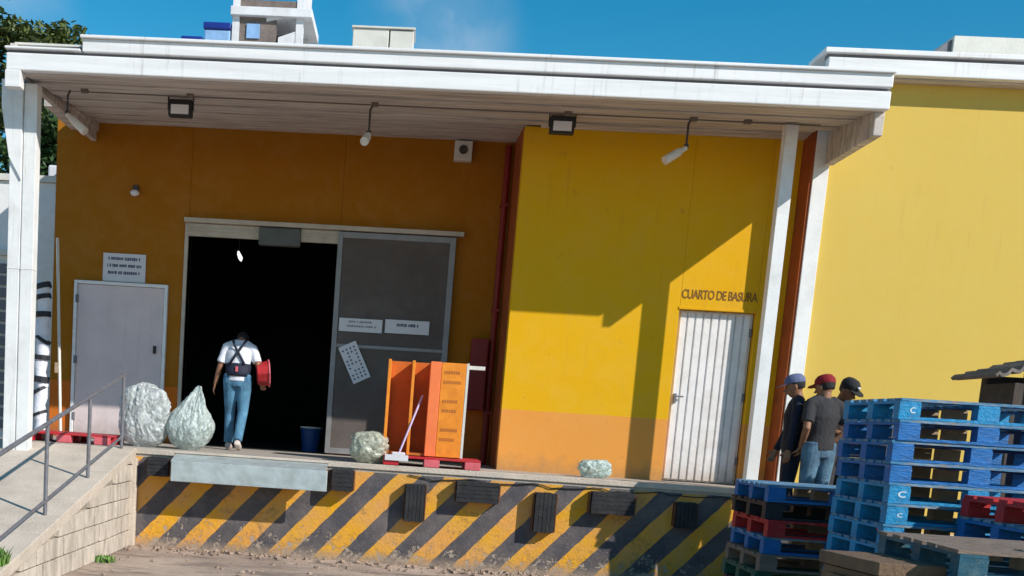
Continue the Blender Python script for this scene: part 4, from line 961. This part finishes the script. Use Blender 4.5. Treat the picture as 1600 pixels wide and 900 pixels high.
    if look.get('cap'):
        c = MB(); c.loft([hd(0, -.01, .138), hd(0, -.01, .125), hd(0, -.01, .085), hd(0, -.008, .035)], [(.02*s, .03*s), (.062*s, .075*s), (.091*s, .108*s), (.094*s, .112*s)], 16, flat=sx)
        cp = fuse(c, 'cap', M[look['cap']], t, .009*s, 2)
        k = MB(); k.add([hd(x, y_, z) for z_, in ((0,), (1,)) for (x, y_, z) in ((-.075, .07, .045-.008*z_), (.075, .07, .045-.008*z_), (.07, .14, .035-.008*z_), (.03, .178, .030-.008*z_), (-.03, .178, .030-.008*z_), (-.07, .14, .035-.008*z_))],
              [(0, 1, 2, 3, 4, 5), (11, 10, 9, 8, 7, 6)]+[(i, 6+i, 6+(i+1) % 6, (i+1) % 6) for i in range(6)])
        kk = k.build('brim', M[look['cap']], None); kk.parent = cp
        if look.get('badge'):
            k = MB(); k.ball(hd(0, .103, .085), (.022*s, .012*s, .014*s), 8, 6); kk = k.build('badge', M['paper'], None); kk.parent = cp
    t.rotation_euler = (0, 0, rz)
    return t, P, s
STAND = dict(head=(0, .02, 1.585), face=(0, 1, 0), neck=(0, 0, 1.465), chest=(0, 0, 1.27), waist=(0, 0, 1.08), pelvis=(0, 0, .93),
             shl=(-.185, 0, 1.40), ell=(-.23, -.02, 1.13), wrl=(-.22, .05, .89), shr=(.185, 0, 1.40), elr=(.23, -.02, 1.13), wrr=(.22, .05, .89),
             hpl=(-.09, 0, .90), knl=(-.10, .02, .49), anl=(-.11, -.03, .085), toel=(-.13, .15, .03),
             hpr=(.09, 0, .90), knr=(.10, .02, .49), anr=(.11, -.03, .085), toer=(.13, .15, .03))
# person walking in through the doorway, seen from behind
po = dict(STAND); po.update(head=(0, .23, 1.44), face=(0, .45, -.89), headup=(0, .89, .45), neck=(0, .09, 1.43), chest=(0, .03, 1.26),
    shl=(-.175, .05, 1.35), ell=(-.25, .02, 1.09), wrl=(-.31, .06, .86), shr=(.175, .05, 1.35), elr=(.27, -.02, 1.12), wrr=(.31, .10, .92),
    pnl=(1, .2, 0), pnr=(-.2, 1, .1), anl=(-.10, .12, .085), toel=(-.11, .30, .03), knl=(-.10, .12, .49), knr=(.085, .03, .50), anr=(.06, -.14, .12), toer=(.06, .03, .03))
pr_, PP, ss = person('person in white T-shirt with dark crossed back straps and jeans walking into the dark doorway', (.73, .12, DZ), 0, po,
    dict(top='shirtwhite', legs='jeans', sleeve=.8, seed=2.0, shoe='sole'), 1.72)
k = MB(); k.loft([(0, 0, .985), (0, .0, 1.03), (0, .005, 1.15)], [(.178, .140), (.170, .138), (.172, .136)], 20)
kk = k.build('back_support_belt', M['strap'], None, smooth=True); kk.parent = pr_
for sg in (-1, 1):
    k = MB(); k.loft([(-.10*sg, -.125, 1.14), (-.02*sg, -.118, 1.27), (.05*sg, -.083, 1.38), (.085*sg, -.03, 1.455), (.095*sg, .03, 1.465)], (.017, .008), 8)
    kk = k.build('strap', M['strap'], None, smooth=True); kk.parent = pr_
k = MB().box(-.018, .018, -.150, -.139, 1.04, 1.11); kk = k.build('buckle', M['pinkplastic'], None, .004); kk.parent = pr_
# red crate under the right arm
ct = thing('red_basket', 'red plastic basket held under the right arm of the person in the doorway', 'basket', (1.12, .10, 2.05))
cz = V(1.06, .13, 2.25)
b_ = MB(); b_.loft([cz+V(-.08, 0, -.02), cz+V(.07, .03, 0)], [(.14, .15), (.17, .17)], 8, flat=(0, 0, 1)); b_.build('tub', M['pred'], ct, .01)
b_ = MB(); b_.loft([cz+V(.069, .03, 0), cz+V(.090, .034, .002)], [(.185, .185), (.185, .185)], 8, flat=(0, 0, 1)); b_.build('rim', M['pinkplastic'], ct, .006)
# three people by the pallets
GP = 'people talking behind the blue pallets'
po = dict(STAND); po.update(head=(0, .05, 1.58), face=(0, 1, -.25), headup=(0, .25, 1), ell=(-.24, .02, 1.12), wrl=(-.25, .05, .89), elr=(.24, .05, 1.12), wrr=(.25, .15, .88))
person('person in blue-grey cap and dark shirt facing left, hand hanging down, leftmost of the three', (7.25, -2.30, .80), math.radians(75), po,
       dict(top='navycloth', legs='navycloth', sleeve=2, seed=5.0, cap='capblue'), 1.70, GP)
po = dict(STAND); po.update(head=(0, .03, 1.575), face=(-.3, .9, -.2), elr=(.24, -.12, 1.14), wrr=(.10, -.02, .98), ell=(-.25, -.08, 1.13), wrl=(-.17, .08, .93), pnl=(0, 1, 0), pnr=(0, 1, 0))
person('person in red cap, charcoal T-shirt and jeans with back turned, middle of the three', (7.42, -2.62, .80), math.radians(20), po,
       dict(top='darkcloth', legs='jeans2', sleeve=.75, seed=8.0, cap='capred'), 1.70, GP)
po = dict(STAND); po.update(head=(0, .08, 1.57), face=(0, .9, -.5), headup=(0, .5, .9), elr=(.22, .10, 1.13), wrr=(.12, .30, 1.05), ell=(-.22, .10, 1.13), wrl=(-.12, .30, 1.05), pnl=(0, 0, -1), pnr=(0, 0, -1))
person('person in black cap and dark brown clothes looking down, rightmost of the three', (7.72, -2.25, .80), math.radians(-150), po,
       dict(top='browncloth', legs='darkcloth', sleeve=.8, seed=11.0, cap='capblack', badge=True), 1.70, GP)
